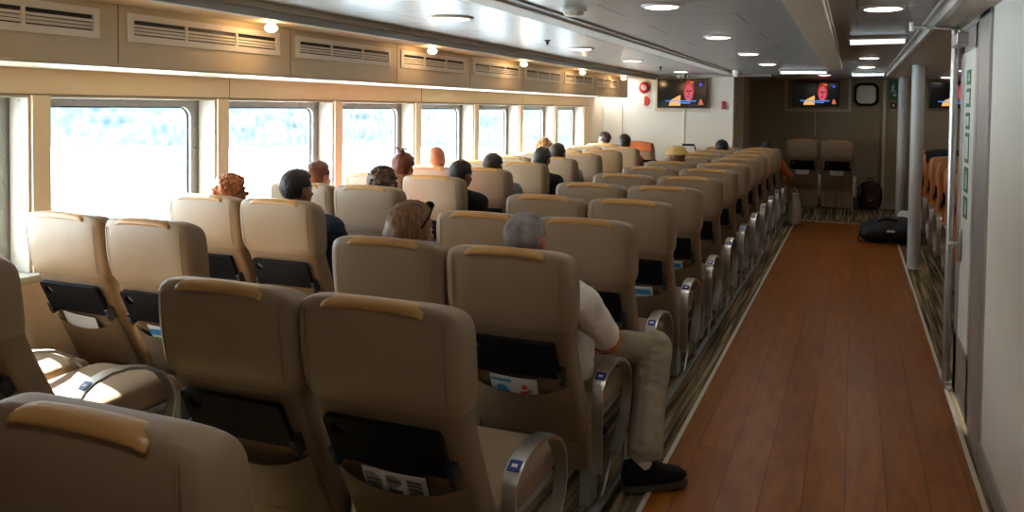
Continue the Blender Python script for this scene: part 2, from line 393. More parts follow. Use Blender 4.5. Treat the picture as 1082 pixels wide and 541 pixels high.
# ------------------------------------------------------------------ seats
BACK = [(.17, .385, .06, .212), (.20, .370, .10, .220), (.30, .315, .115, .226), (.43, .245, .125, .228), (.58, .168, .13, .229), (.70, .108, .13, .229), (.78, .070, .132, .229), (.825, .047, .138, .231),
        (.845, .030, .150, .249), (.90, .016, .158, .253), (1.0, .003, .158, .254), (1.05, .000, .154, .252), (1.08, .001, .132, .247), (1.097, .003, .105, .234), (1.108, .007, .080, .212), (1.115, .013, .052, .172), (1.117, .020, .026, .11)]
def back_y(z):
    for a, b in zip(BACK, BACK[1:]):
        if a[0] <= z <= b[0]:
            t = (z-a[0])/(b[0]-a[0]); return a[1]+(b[1]-a[1])*t
    return BACK[0][1]
def back_hw(z):
    for a, b in zip(BACK, BACK[1:]):
        if a[0] <= z <= b[0]:
            t = (z-a[0])/(b[0]-a[0]); return a[3]+(b[3]-a[3])*t
    return .2
def sell(hw, y0, th, z, n=32, e=.34):
    out = []
    for k in range(n):
        a = 2*PI*(k+.5)/n; c, s = math.cos(a), math.sin(a)
        out.append((hw*math.copysign(abs(c)**e, c), y0+th/2+th/2*math.copysign(abs(s)**(e*1.25), s), z))
    return out
def make_seat(name, label, group, vin, vin_low, padm, both_arms, aisle):
    t = thing(name, label, 'seat', group=group)
    bm = bmesh.new(); loft(bm, [sell(hw, yb, th, z) for z, yb, th, hw in BACK])
    for f in bm.faces:
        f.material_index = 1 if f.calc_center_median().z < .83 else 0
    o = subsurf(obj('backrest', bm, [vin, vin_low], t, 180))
    # stitched seams on the back
    for s in (-1, 1):
        bm = bmesh.new(); add_tube(bm, [(s*.212, back_y(z)+.0035, z) for z in [.85+.0185*i for i in range(13)]], .0018, 6); obj('seam', bm, M['seam'], t, 60)
    # headrest cover folded over the top
    path = [(-.007, 1.094), (-.006, 1.104), (.000, 1.115), (.016, 1.123), (.038, 1.122), (.066, 1.108), (.095, 1.088), (.128, 1.055), (.158, 1.01), (.170, .95), (.174, .86)]
    bm = bmesh.new(); n = 12; rings = []
    for i in range(n+1):
        x = -.158+.316*i/n; dz = .25*x*x
        e = .010 if i in (0, n) else 0
        outp = [Vector((x, y, z-dz - (e if j < 8 else 0))) for j, (y, z) in enumerate(path)]
        inp = [Vector((x, y+(.012 if j < 3 else .006 if j < 5 else -.004 if j < 7 else -.012), z-dz-(.004 if j < 2 else .012 if j < 8 else 0))) for j, (y, z) in enumerate(path)]
        rings.append(outp + inp[::-1])
    sheet(bm, rings)
    subsurf(obj('headrest_cover', bm, padm, t, 180))
    # cushion
    bm = bmesh.new(); rings = []
    for y, hw, z0, z1 in ((.33, .20, .385, .455), (.35, .218, .372, .468), (.45, .227, .360, .470), (.60, .228, .352, .472), (.75, .228, .350, .482), (.84, .227, .356, .482), (.885, .222, .372, .462), (.90, .205, .395, .44)):
        ring = []
        for k in range(28):
            a = 2*PI*(k+.5)/28; c, s = math.cos(a), math.sin(a)
            ring.append((hw*math.copysign(abs(c)**.3, c), y, (z0+z1)/2+(z1-z0)/2*math.copysign(abs(s)**.45, s)))
        rings.append(ring)
    loft(bm, rings); subsurf(obj('seat_cushion', bm, vin, t, 180))
    # tray table
    bm = bmesh.new(); tilt = math.atan2(back_y(.60)-back_y(.77), .17)
    out2 = rrect(-.182, .182, -.08, .08, .014, 4); hole = [(-.140+.024*math.cos(2*PI*k/16), .035+.024*math.sin(2*PI*k/16)) for k in range(16)]
    for t0 in (0,):
        va = [bm.verts.new((x, 0, z)) for x, z in out2]; vb = [bm.verts.new((x, 0, z)) for x, z in hole]
        es = [bm.edges.new((va[i], va[(i+1) % len(va)])) for i in range(len(va))]+[bm.edges.new((vb[i], vb[(i+1) % 16])) for i in range(16)]
        bmesh.ops.triangle_fill(bm, use_beauty=True, edges=es)
        fs = [f for f in bm.faces if (f.calc_center_median()-Vector((-.14, 0, .035))).length > .0235]
        for f in list(bm.faces):
            if f not in fs: bm.faces.remove(f)
        r = bmesh.ops.extrude_face_region(bm, geom=bm.faces[:]); bmesh.ops.translate(bm, verts=[v for v in r['geom'] if isinstance(v, bmesh.types.BMVert)], vec=(0, .018, 0))
    zc = .70
    mt = Matrix.Translation((0, back_y(zc)-.030, zc)) @ Matrix.Rotation(tilt, 4, 'X')
    bmesh.ops.transform(bm, matrix=mt, verts=bm.verts)
    tr = obj('tray_table', bm, M['black'], t)
    for s in (-1, 1):
        bm = bmesh.new(); add_box(bm, (s*.187-.011, -.004, -.11), (s*.187+.011, .035, -.045), .004); add_ell(bm, (s*.187, .002, -.082), (.014, .012, .014), seg=10, ring=6)
        bmesh.ops.transform(bm, matrix=mt, verts=bm.verts); obj('tray_bracket', bm, M['dark'], tr)
    # sagging pocket
    bm = bmesh.new(); nx, nz = 16, 8; g = []
    for side in (0, 1):
        rows = []
        for j in range(nz+1):
            v = j/nz; row = []
            for i in range(nx+1):
                u = -1+2*i/nx; ztop = .545+.045*abs(u)**2.2; z = .33+(ztop-.33)*v
                bul = .044*v*(1-abs(u)**3) + .004
                row.append(bm.verts.new((u*.205, back_y(z)-bul+(.006 if side else 0), z)))
            rows.append(row)
        g.append(rows)
    for rows in g:
        for j in range(nz):
            for i in range(nx): bm.faces.new((rows[j][i], rows[j][i+1], rows[j+1][i+1], rows[j+1][i]))
    for i in range(nx):
        bm.faces.new((g[0][nz][i], g[0][nz][i+1], g[1][nz][i+1], g[1][nz][i])); bm.faces.new((g[0][0][i], g[0][0][i+1], g[1][0][i+1], g[1][0][i]))
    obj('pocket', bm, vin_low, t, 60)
    # legs, rail, brace
    for s in (-1, 1):
        bm = bx(((s*.19-.022, .42, .018), (s*.19+.022, .53, .37)), bev=.005); obj('leg', bm, M['steel'], t)
    bm = bx(((-.215, .40, .335), (.215, .86, .362)), bev=.004); obj('seat_frame', bm, M['steel'], t)
    if aisle:
        bm = bx(((.224, .02, 0), (.252, .918, .022)), bev=.004); obj('floor_rail', bm, M['steel'], t)
        bm = bmesh.new(); add_box(bm, (.232, .84, .02), (.248, .872, .40), .003); add_tube(bm, [(.238, .50, .03), (.238, .845, .33)], .007, 8); obj('brace', bm, M['steel'], t)
    # armrests
    loop = [(.345, .20), (.338, .34), (.336, .46), (.342, .525), (.362, .556), (.405, .578), (.48, .592), (.57, .588), (.66, .566), (.735, .525), (.785, .465), (.808, .395), (.795, .325), (.745, .262), (.68, .222), (.60, .19)]
    for s in ((1, -1) if both_arms else (1,)):
        bm = bmesh.new(); rings = []
        for i, (y, z) in enumerate(loop):
            a = loop[max(0, i-1)]; b = loop[min(len(loop)-1, i+1)]; d = Vector((0, b[0]-a[0], b[1]-a[1])).normalized(); nrm = Vector((0, -d.z, d.y))
            p = Vector((s*(.2555 if both_arms and s > 0 else .262), y, z)); w = (.026 if 3 < i < 11 else .022) - (.003 if both_arms and s > 0 else 0)
            rings.append([p+nrm*.006+Vector((-w, 0, 0)), p+nrm*.008, p+nrm*.006+Vector((w, 0, 0)), p-nrm*.006+Vector((w, 0, 0)), p-nrm*.008, p-nrm*.006+Vector((-w, 0, 0))])
        loft(bm, rings); ar = obj('armrest', bm, M['alu'], t, 35)
        if s == 1:
            bm = bmesh.new(); c = Vector((s*.262, .382, .568)); d = Vector((0, .043, .022)).normalized(); nrm = Vector((0, -d.z, d.y)); c += nrm*.0075
            def quad(cc, hx, hy, t_, mi):
                vs = [cc+Vector((sx*hx, 0, 0))+d*sy_*hy for sx, sy_ in ((-1, -1), (1, -1), (1, 1), (-1, 1))]
                loft(bm, [[v for v in vs], [v+nrm*t_ for v in vs]], mi=mi)
            quad(c, .019, .020, .002, 0); quad(c+nrm*.002, .009, .006, .0005, 1)
            obj('seat_number_label', bm, [M['blue'], M['paper']], ar)
    return t
ORD = ['first', 'second', 'third', 'fourth', 'fifth', 'sixth', 'seventh', 'eighth', 'ninth', 'tenth', 'eleventh', 'twelfth']
CX = [-3.405, -2.894, -1.672, -1.163]
YA, DY = 1.875, .9005
NR = 12
where = ['against the window wall', 'beside the window seat', 'one in from the wooden-aisle seat', 'on the wooden aisle']
protoL = make_seat('ferry_seat', 'x', 'beige cabin seats', M['vinyl'], M['vinyl_low'], M['tan'], True, False)
protoR = make_seat('ferry_seat', 'x', 'beige cabin seats', M['vinyl'], M['vinyl_low'], M['tan'], False, True)
seats = {}
usedL = usedR = False
def put_seat(key, loc, label, left, group='beige cabin seats'):
    global usedL, usedR
    pr = protoL if left else protoR
    if (left and not usedL) or (not left and not usedR):
        pr.location = loc; pr['label'] = label; pr['group'] = group; s = pr
        if left: usedL = True
        else: usedR = True
    else: s = dup(pr, loc, 0, label, group)
    seats[key] = s
    return s
put_seat((-1, 3), (CX[3], YA-DY, 0), 'beige seat nearest the viewer, only its tan-topped headrest showing', False)
for k in range(NR):
    for c in range(4):
        put_seat((k, c), (CX[c], YA+DY*k, 0), 'beige seat %s, %s full row from the viewer' % (where[c], ORD[k]), c in (0, 2))
put_seat('endA', (-.755, 14.05, .06), 'beige seat of the end-wall pair, on the side of the wall television stand post', True, 'seats by the end wall')
put_seat('endB', (-.235, 14.05, .06), 'beige seat of the end-wall pair, on the side of the maroon backpack', False, 'seats by the end wall')
seats['endA']['label'] = 'beige seat under the end-wall television, the one nearer the milky plastic bag'
seats['endB']['label'] = 'beige seat under the end-wall television, the one nearer the maroon backpack'
for k_ in ('endA', 'endB'):
    bm = bmesh.new(); rings = []
    for z, y in ((.30, .325), (.2, .33), (.1, .335), (.02, .33)):
        rings.append([(-.235+.47*i/24, y+.012*math.sin(i*1.1)*(1.1-z*3), z) for i in range(25)]+[(.235-.47*i/24, y+.02+.012*math.sin((24-i)*1.1)*(1.1-z*3), z) for i in range(25)])
    loft(bm, rings); obj('skirt', bm, M['vinyl_low'], seats[k_], 60)
bm = bx(((-1.02, 14.1, 0), (.03, 15.0, .06)), bev=.004); struct('trim_16', bm, M['carpet'])
# orange tan seats across the aisle
pO = make_seat('ferry_seat', 'x', 'orange tan seats', M['rust'], M['rust'], M['tan'], True, False)
pO2 = make_seat('ferry_seat', 'x', 'orange tan seats', M['rust'], M['rust'], M['tan'], False, False)
first = True
for k, y in enumerate((8.1, 9.0, 9.9, 10.8, 11.7, 12.6)):
    for c, x in enumerate((1.075, 1.585)):
        lab = 'orange tan seat, %s row beyond the door, %s' % (ORD[k], ('beside the posts' if c == 0 else 'second from the posts'))
        pr = pO if c == 0 else pO2
        if k == 0: pr.location = (x, y, 0); pr['label'] = lab
        else: dup(pr, (x, y, 0), 0, lab, 'orange tan seats')

# leaflets in the pockets
def leaflet(key, label, cat, w, h, dx, rise, tilt, mats, draw, name='leaflet'):
    h = .115; rise = .028+(.012 if key in ('endA', 'endB') else 0)
    s = seats[key]; bm = bmesh.new(); n = 6
    L = s.location
    zc = .53; ty = math.atan2(back_y(.45)-back_y(.60), .15)
    rows = [[(-w/2+w*i/n, -.006*math.sin(PI*i/n), z) for i in range(n+1)] for z in (-h/2, h/2)]
    loft(bm, [[Vector(p) for p in rows[0]]+[Vector(p)+Vector((0, .004, 0)) for p in rows[0][::-1]], [Vector(p) for p in rows[1]]+[Vector(p)+Vector((0, .004, 0)) for p in rows[1][::-1]]])
    if draw: draw(bm, w, h)
    mt = Matrix.Translation((L.x+dx, L.y+back_y(zc+rise)-.022, L.z+zc+rise)) @ Matrix.Rotation(ty, 4, 'X') @ Matrix.Rotation(tilt, 4, 'Y')
    bmesh.ops.transform(bm, matrix=mt, verts=bm.verts)
    return tag(obj(name, bm, mats, None), label, cat, 'printed matter in the seat pockets')
def flat(bm, pts, mi, y=-.0075):
    loft(bm, [[Vector((x, y, z)) for x, z in pts], [Vector((x, y-.0008, z)) for x, z in pts]], mi=mi)
def rc(x0, x1, z0, z1): return [(x0, z0), (x1, z0), (x1, z1), (x0, z1)]
def el(cx, cz, rx, rz, n=12): return [(cx+rx*math.cos(2*PI*i/n), cz+rz*math.sin(2*PI*i/n)) for i in range(n)]
M['ink'] = mat('print_grey', (.10, .10, .10), .6); M['pblue'] = mat('print_blue', (.05, .25, .55), .5); M['pred'] = mat('print_red', (.6, .06, .04), .5); M['pgreen'] = mat('print_green', (.12, .3, .12), .5); M['ppink'] = mat('print_pink', (.6, .15, .4), .5)
def news(bm, w, h):
    r = random.Random(3)
    for col in range(3):
        x0 = -w/2+.012+col*w/3; z = h/2-.012
        while z > -.02:
            dz = r.choice((.004, .004, .004, .016, .009)); flat(bm, rc(x0, x0+w/3-.02-(r.random()*.02 if dz < .005 else 0), z-dz, z), 1); z -= dz+.006
def card(bm, w, h):
    flat(bm, rc(-w/2+.01, -.005, h/2-.022, h/2-.008), 1); flat(bm, rc(-w/2+.012, -.012, -.02, h/2-.03), 4)
    flat(bm, el(-w/4, h/2-.055, .022, .018), 1, -.009); flat(bm, el(-w/4+.012, h/2-.07, .02, .014), 1, -.0095)
    flat(bm, el(w/4, h/2-.035, .012, .012), 2, -.009); flat(bm, [(w/4-.02, h/2-.06), (w/4+.02, h/2-.052), (w/4+.012, h/2-.085), (w/4-.016, h/2-.085)], 2, -.009); flat(bm, el(w/4+.02, h/2-.05, .01, .008), 3, -.0095)
def card2(bm, w, h):
    flat(bm, rc(-w/2+.012, w/2-.012, h/2-.05, h/2-.015), 1); flat(bm, el(-w/4, h/2-.075, .03, .015), 3); flat(bm, rc(.0, w/2-.02, h/2-.085, h/2-.065), 1)
PM = [M['paper'], M['pblue'], M['pred'], M['pgreen'], mat('print_pale', (.55, .66, .70), .6)]
leaflet((0, 3), 'folded newspaper in the pocket of the closest wood-aisle seat of a full row', 'newspaper', .20, .20, -.01, .0, .05, [M['paper'], M['ink']], news, 'newspaper')
leaflet((1, 3), 'safety card with blue and red figures in the pocket behind the grey-haired person', 'card', .19, .20, -.015, .035, .04, PM, card)
leaflet((1, 1), 'blue and green printed card in the pocket beside the sunlit inner aisle, second row', 'card', .17, .20, -.02, .03, -.02, PM, card2)
leaflet((1, 0), 'crumpled white papers in the pocket of the second-row window seat', 'paper', .20, .16, -.03, .045, .10, [M['paper']], None)
leaflet((2, 3), 'white leaflet in the pocket of the third-row wood-aisle seat', 'leaflet', .17, .20, .03, .03, -.03, PM, card2)
leaflet((3, 3), 'white leaflet in the pocket of the fourth-row wood-aisle seat', 'leaflet', .17, .20, .03, .025, .0, PM, card2)
leaflet((4, 3), 'white leaflet in the pocket of the fifth-row wood-aisle seat', 'leaflet', .17, .20, .03, .03, .02, PM, card2)
leaflet((3, 1), 'pink printed leaflet in the pocket of the fourth-row seat by the inner aisle', 'leaflet', .17, .20, .02, .035, .0, [M['ppink'], M['paper'], M['pred'], M['ppink']], card2)
leaflet('endA', 'white leaflet in the pocket of the end-wall seat beside the plastic bag', 'leaflet', .2, .18, 0, .05, 0, PM, None)
leaflet('endB', 'white leaflet in the pocket of the end-wall seat beside the backpack', 'leaflet', .2, .18, 0, .05, 0, PM, None)

# ------------------------------------------------------------------ people
SK = {'fair': mat('skin_fair', (.52, .29, .20), .5), 'tan': mat('skin_tan', (.30, .13, .075), .5), 'red': mat('skin_ruddy', (.46, .17, .10), .45)}
def hair_mat(n, c):
    m = mat('hair_'+n, c, .5, bump=.6, bscale=90, var=.55, vscale=1.)
    nt = m.node_tree; nz = [x for x in nt.nodes if x.type == 'TEX_NOISE'][0]; mp = nt.nodes.new('ShaderNodeMapping'); mp.inputs['Scale'].default_value = (75, 75, 9)
    tc = [x for x in nt.nodes if x.type == 'TEX_COORD'][0]; nt.links.new(tc.outputs['Object'], mp.inputs['Vector']); nt.links.new(mp.outputs['Vector'], nz.inputs['Vector'])
    return m
def hair_thin():
    m = mat('hair_cropped_grey', (.2, .17, .15), .6, bump=.5, bscale=160, var=.5, vscale=13); nt = m.node_tree
    r = [x for x in nt.nodes if x.type == 'VALTORGB'][0]; r.color_ramp.elements[0].color = (.085, .045, .035, 1); r.color_ramp.elements[1].color = (.36, .33, .31, 1)
    return m
HR = {n: hair_mat(n, c) for n, c in (('black', (.010, .008, .007)), ('darkbrown', (.03, .014, .008)), ('redbrown', (.12, .028, .012)), ('brown', (.20, .085, .03)), ('auburn', (.30, .10, .03)), ('blond', (.40, .22, .08)), ('grey', (.20, .165, .14)), ('curly', (.10, .055, .025)))}
CL = {n: mat('cloth_'+n, c, .85, bump=.4, bscale=30, var=.12, vscale=8) for n, c in (('white', (.82, .76, .68)), ('navy', (.015, .03, .06)), ('black', (.012, .012, .014)), ('rust', (.46, .12, .03)), ('khaki', (.29, .235, .155)), ('cream', (.66, .56, .32)), ('grey', (.2, .2, .2)), ('denim', (.05, .08, .14)), ('red', (.4, .03, .02)), ('pink', (.5, .2, .2)))}
HR['grey'] = hair_thin()
M['eye'] = mat('eye_white', (.75, .73, .70), .2); M['iris'] = mat('iris', (.03, .015, .01), .2); M['shoe'] = mat('black_shoe', (.008, .008, .009), .75, bump=.3, bscale=60, spec=.2); M['sole'] = mat('shoe_sole', (.06, .05, .04), .6)
def remesh(bm, name, m, parent, vox, smooth_it=4):
    o = obj(name, bm, m, parent)
    md = o.modifiers.new('r', 'REMESH'); md.mode = 'VOXEL'; md.voxel_size = vox; md.use_smooth_shade = True
    s = o.modifiers.new('s', 'SMOOTH'); s.factor = .5; s.iterations = smooth_it
    bake(o)
    if name in ('shirt', 'trousers', 'shirt_tail'):            # cloth folds
        vs_ = o.data.vertices; nn = [v.normal.copy() for v in vs_]
        for v, n in zip(vs_, nn):
            p = v.co; f = noise.noise(Vector((p.x*11, p.y*9, p.z*22))); g = noise.noise(Vector((p.x*30+3, p.y*26, p.z*14)))
            v.co = p+n*(.0045*(1-2*abs(f))+.002*g)
    o.data.polygons.foreach_set('use_smooth', [True]*len(o.data.polygons)); return o
def hand(bm, w, d, up, side, sgn):
    d = d.normalized(); up = (up-d*up.dot(d)).normalized(); s = d.cross(up).normalized()*sgn
    R = Matrix((s, d, up)).transposed()
    add_ell(bm, w+d*.045, (.040, .052, .016), R)
    for i, (off, L, r) in enumerate(((.030, .070, .0085), (.010, .080, .009), (-.010, .074, .0085), (-.029, .057, .0075))):
        b = w+d*.085+s*off; k1 = b+(d*.9-up*.30).normalized()*L*.5+s*off*.08; k2 = k1+(d*.55-up*.75).normalized()*L*.5
        add_cap(bm, b-d*.02, r*1.05, k1, r, 8); add_cap(bm, k1, r, k2, r*.85, 8)
    t0 = w+d*.025+s*.032; t1 = t0+(s*.65+d*.6-up*.2).normalized()*.04; t2 = t1+(s*.2+d*.9-up*.35).normalized()*.032
    add_cap(bm, w+d*.015+s*.018, .013, t0, .012, 8); add_cap(bm, t0, .0115, t1, .010, 8); add_cap(bm, t1, .010, t2, .0085, 8)
def head_hair(root, head, rot, style, m, hs):
    """hair sculpted in head space: cap over the crown and the nape, open at the face"""
    bm = bmesh.new(); bmesh.ops.create_icosphere(bm, subdivisions=4, radius=1)
    rnd = random.Random(hs)
    off = Vector((rnd.random()*9, rnd.random()*9, rnd.random()*9))
    thick = {'short': .010, 'stubble': .0035, 'curly': .026, 'long': .018, 'bun': .014}[style]
    for v in bm.verts:
        n = v.co.normalized()
        base = Vector((n.x*.078, n.y*.098-.008, n.z*.088+.030))
        if n.z < -.15 and n.y < .3: base = Vector((n.x*.070, n.y*.088-.008, n.z*.105+.02))
        face = (n.y > .30 and n.z < .52) or (n.z < -.55) or (abs(n.x) > .72 and n.z < -.05 and n.y > -.25)
        if style == 'long': face = n.y > .30 and n.z < .45
        k = thick
        if style == 'curly': k = thick*(.7+.6*noise.noise(n*5+off)+.4*noise.noise(n*11+off))
        elif style in ('short', 'long', 'bun'): k = thick*(.9+.4*noise.noise(n*4+off)+.25*noise.noise(n*14+off))
        if style == 'long' and n.z < -.1 and not face: base.z -= .10*(-n.z); base.y -= .01
        p = base + n*(k if not face else -.016)
        v.co = p
    if style == 'bun':
        add_ell(bm, (0, -.055, .125), (.034, .032, .026))
        for i in range(10):
            a = rnd.random()*6.28; add_tube(bm, [(.02*math.cos(a), -.055+.02*math.sin(a), .14), (.045*math.cos(a), -.055+.04*math.sin(a), .165), (.06*math.cos(a), -.055+.055*math.sin(a), .15)], .004, 5)
    if style == 'curly':
        for i in range(90):
            a, b = rnd.random()*6.28, rnd.uniform(-.3, 1.4); n = Vector((math.cos(a)*math.cos(b), math.sin(a)*math.cos(b), math.sin(b)))
            if n.y > .4 and n.z < .6: continue
            c = Vector((n.x*.094, n.y*.115-.008, n.z*.106+.03)); add_ell(bm, c, [rnd.uniform(.009, .017)]*3, seg=8, ring=6)
    mt = Matrix.Translation(head) @ rot.to_4x4(); bmesh.ops.transform(bm, matrix=mt, verts=bm.verts)
    return obj('hair', bm, m, root, 180)
def person(key, label, hair=('short', 'black'), skin='fair', shirt='grey', trousers='denim', dx=0., dz=0., turn=0., lean=0., nod=0., vox=.0075, sleeve='long', special=None, hat=False, scale=1.):
    s = seats[key].location
    root = thing('person', label, 'person', (s.x, s.y, s.z+.014))
    V = Vector
    hd = V((dx, .272, 1.118+dz)); R = Matrix.Rotation(turn, 3, 'Z') @ Matrix.Rotation(lean, 3, 'Y') @ Matrix.Rotation(nod, 3, 'X')
    hp = lambda x, y, z: hd + R @ V((x, y, z))
    neck = V((dx*.7, .292, .99+dz*.8)); ch = V((dx*.45, .365, .84+dz*.5)); be = V((dx*.2, .43, .69)); pel = V((0, .475, .575))
    shL, shR = V((dx*.6-.175, .34, .905+dz*.6)), V((dx*.6+.175, .34, .905+dz*.6))
    elL, elR = V((-.178, .47, .67)), V((.178, .47, .67)); wrL, wrR = V((-.09, .68, .635)), V((.09, .69, .635))
    knL, knR = V((-.10, .968, .556)), V((.10, .968, .556)); anL, anR = V((-.10, .972, .10)), V((.10, .972, .10)); ftL, ftR = V((-.10, 1.11, .045)), V((.10, 1.11, .045))
    if special == 'man':
        shR = V((.205, .30, .865)); shL = V((-.16, .30, .88)); elR = V((.235, .575, .645)); wrR = V((.05, .72, .63))
        knR = V((.345, .985, .525)); anR = V((.360, .690, .10)); ftR = V((.482, .790, .045)); knL = V((-.07, .968, .556)); anL = V((-.02, .970, .1)); ftL = V((.03, 1.10, .045))
    if special == 'arm_out':
        elR = V((.33, .62, .70)); wrR = V((.30, .80, .58))
    bm = bmesh.new()
    # head
    def E(c, r): add_ell(bm, hp(*c), r, R, 18, 12)
    E((0, -.010, .030), (.076, .096, .087)); E((0, .030, -.035), (.060, .068, .070)); E((0, .060, -.082), (.028, .026, .022)); E((0, .03, -.065), (.05, .055, .035))
    E((0, .078, .022), (.052, .016, .012)); E((0, .091, -.042), (.024, .011, .008)); E((0, .088, -.053), (.021, .011, .007))
    add_cap(bm, hp(0, .088, .012), .008, hp(0, .108, -.018), .0125, 8); E((.010, .096, -.022), (.008, .008, .007)); E((-.010, .096, -.022), (.008, .008, .007))
    for q in (-1, 1): E((q*.040, .066, -.022), (.020, .018, .016)); E((q*.078, -.004, -.006), (.010, .020, .033)); E((q*.077, -.002, -.03), (.007, .012, .012))
    add_cap(bm, hp(0, -.012, -.04), .056, neck, .056); add_cap(bm, neck, .058, ch+V((0, 0, .06)), .08)
    # trunk
    add_ell(bm, ch, (.160, .105, .150)); add_ell(bm, be, (.148, .112, .150)); add_ell(bm, pel, (.160, .12, .085))
    add_cap(bm, V((ch.x-.09, ch.y-.01, ch.z+.08)), .06, shL, .055); add_cap(bm, V((ch.x+.09, ch.y-.01, ch.z+.08)), .06, shR, .055)
    for a, e, w in ((shL, elL, wrL), (shR, elR, wrR)):
        add_cap(bm, a, .052, e, .040); add_cap(bm, e, .040, w, .027)
    up = V((0, .2, 1))
    hand(bm, wrL, V((.35, .9, -.22)), up, None, 1); hand(bm, wrR, V((-.35, .9, -.22)), up, None, -1)
    for h_, k_, a_, f_ in ((V((-.09, .50, .565)), knL, anL, ftL), (V((.09, .50, .565)), knR, anR, ftR)):
        md_ = V((.138, .82, .55)) if special == 'man' and k_ is knR else h_+(k_-h_)*.6
        add_cap(bm, h_, .080, md_, .062); add_cap(bm, md_, .062, k_, .048); add_cap(bm, k_, .048, a_+(k_-a_)*.6, .049); add_cap(bm, a_+(k_-a_)*.6, .049, a_, .034); add_cap(bm, a_-V((0, 0, .02)), .032, a_+(f_-a_)*.6-V((0, 0, .015)), .022)
    remesh(bm, 'body', SK[skin], root, vox, 3)
    bm = bmesh.new()
    for q in (-1, 1):
        add_ell(bm, hp(q*.031, .078, .004), (.012, .011, .009), R, 12, 8, 0); add_ell(bm, hp(q*.031, .0865, .004), (.005, .004, .005), R, 10, 6, 1)
    obj('eyes', bm, [M['eye'], M['iris']], root, 180)
    if hair: head_hair(root, hd, R, hair[0], HR[hair[1]], hash(str(key)) % 997 if False else sum(ord(c) for c in str(key)))
    # shirt
    bm = bmesh.new(); g = .013
    add_ell(bm, ch, (.160+g, .105+g, .150)); add_ell(bm, be, (.150+g, .114+g, .155)); add_ell(bm, pel+V((0, 0, .05)), (.166+g, .12+g, .095))
    add_cap(bm, V((ch.x-.09, ch.y-.01, ch.z+.075)), .062+g, shL, .056+g); add_cap(bm, V((ch.x+.09, ch.y-.01, ch.z+.075)), .062+g, shR, .056+g)
    add_cap(bm, neck-V((0, 0, .035)), .072, neck-V((0, -.02, .09)), .10)
    for a, e, w in ((shL, elL, wrL), (shR, elR, wrR)):
        if sleeve == 'long': add_cap(bm, a, .056+g, e, .043+g); add_cap(bm, e, .043+g, w-(w-e).normalized()*.03, .030+g)
        else: add_cap(bm, a, .058+g, a+(e-a)*.80, .052+g)
    remesh(bm, 'shirt', CL[shirt], root, vox*1.1, 4)
    if special == 'man':
        bm = bmesh.new(); d = (elR-shR).normalized(); c0 = shR+(elR-shR)*.93
        s1, t1 = frame_of(d); prof = []
        for h_, r_ in ((-.020, .0645), (-.018, .0675), (.014, .063), (.018, .060), (.014, .052), (-.020, .052)):
            prof.append([c0+d*h_+s1*r_*math.cos(2*PI*i/24)+t1*r_*math.sin(2*PI*i/24) for i in range(24)])
        loft(bm, prof); obj('sleeve_cuff', bm, CL['rust'], root, 60)
        # loose shirt tail
        bm = bmesh.new(); add_cap(bm, V((.165, .42, .66)), .055, V((.172, .43, .56)), .045); add_cap(bm, V((.17, .42, .78)), .06, V((.165, .42, .64)), .055); remesh(bm, 'shirt_tail', CL['white'], root, .009, 5)
    bm = bmesh.new()
    add_ell(bm, pel, (.165+g, .12+g, .098))
    for h_, k_, a_ in ((V((-.09, .50, .565)), knL, anL), (V((.09, .50, .565)), knR, anR)):
        md_ = V((.138, .82, .552)) if special == 'man' and k_ is knR else h_+(k_-h_)*.6
        add_cap(bm, h_, .080+g, md_, .066+g); add_cap(bm, md_, .064+g, k_, .050+g); add_cap(bm, k_, .050+g, a_+(k_-a_)*.5, .048+g); add_cap(bm, a_+(k_-a_)*.5, .048+g, a_+V((0, 0, .03)), .050+g)
    if special == 'man':
        add_cap(bm, knR, .076, knR+(anR-knR)*.5, .074); add_cap(bm, knR+(anR-knR)*.5, .072, anR+V((.01, .01, .065)), .076)
    tro = remesh(bm, 'trousers', CL[trousers], root, vox*1.1, 4); hem = .142 if special == 'man' else .10
    for v in tro.data.vertices:
        if v.co.z < hem: v.co.z = hem
    for a_, f_ in ((anL, ftL), (anR, ftR)):
        dd = V((f_.x-a_.x, f_.y-a_.y, 0)).normalized(); sd = V((-dd.y, dd.x, 0)); o_ = V((a_.x, a_.y, 0))
        bm = bmesh.new(); rings = []
        for u, w_, z0, zt2 in ((-.085, .024, .035, .085), (-.07, .038, .018, .125), (-.02, .044, .016, .130), (.04, .047, .018, .112), (.09, .052, .020, .092), (.14, .053, .022, .080), (.18, .044, .026, .070), (.205, .022, .032, .052)):
            rings.append([o_+dd*u+sd*w_*math.copysign(abs(math.cos(2*PI*k/16))**.7, math.cos(2*PI*k/16))+V((0, 0, (z0+zt2)/2+(zt2-z0)/2*math.sin(2*PI*k/16))) for k in range(16)])
        loft(bm, rings); sh = obj('shoe', bm, M['shoe'], root, 70)
        bm = bmesh.new(); rings = []
        for u, w_ in ((-.092, .024), (-.075, .040), (-.02, .044), (.04, .046), (.09, .053), (.14, .054), (.185, .043), (.207, .022)):
            rings.append([o_+dd*u+sd*w_+V((0, 0, 0.002)), o_+dd*u-sd*w_+V((0, 0, .002)), o_+dd*u-sd*w_+V((0, 0, .024)), o_+dd*u+sd*w_+V((0, 0, .024))])
        loft(bm, rings); obj('sole', bm, M['sole'], sh, 40)
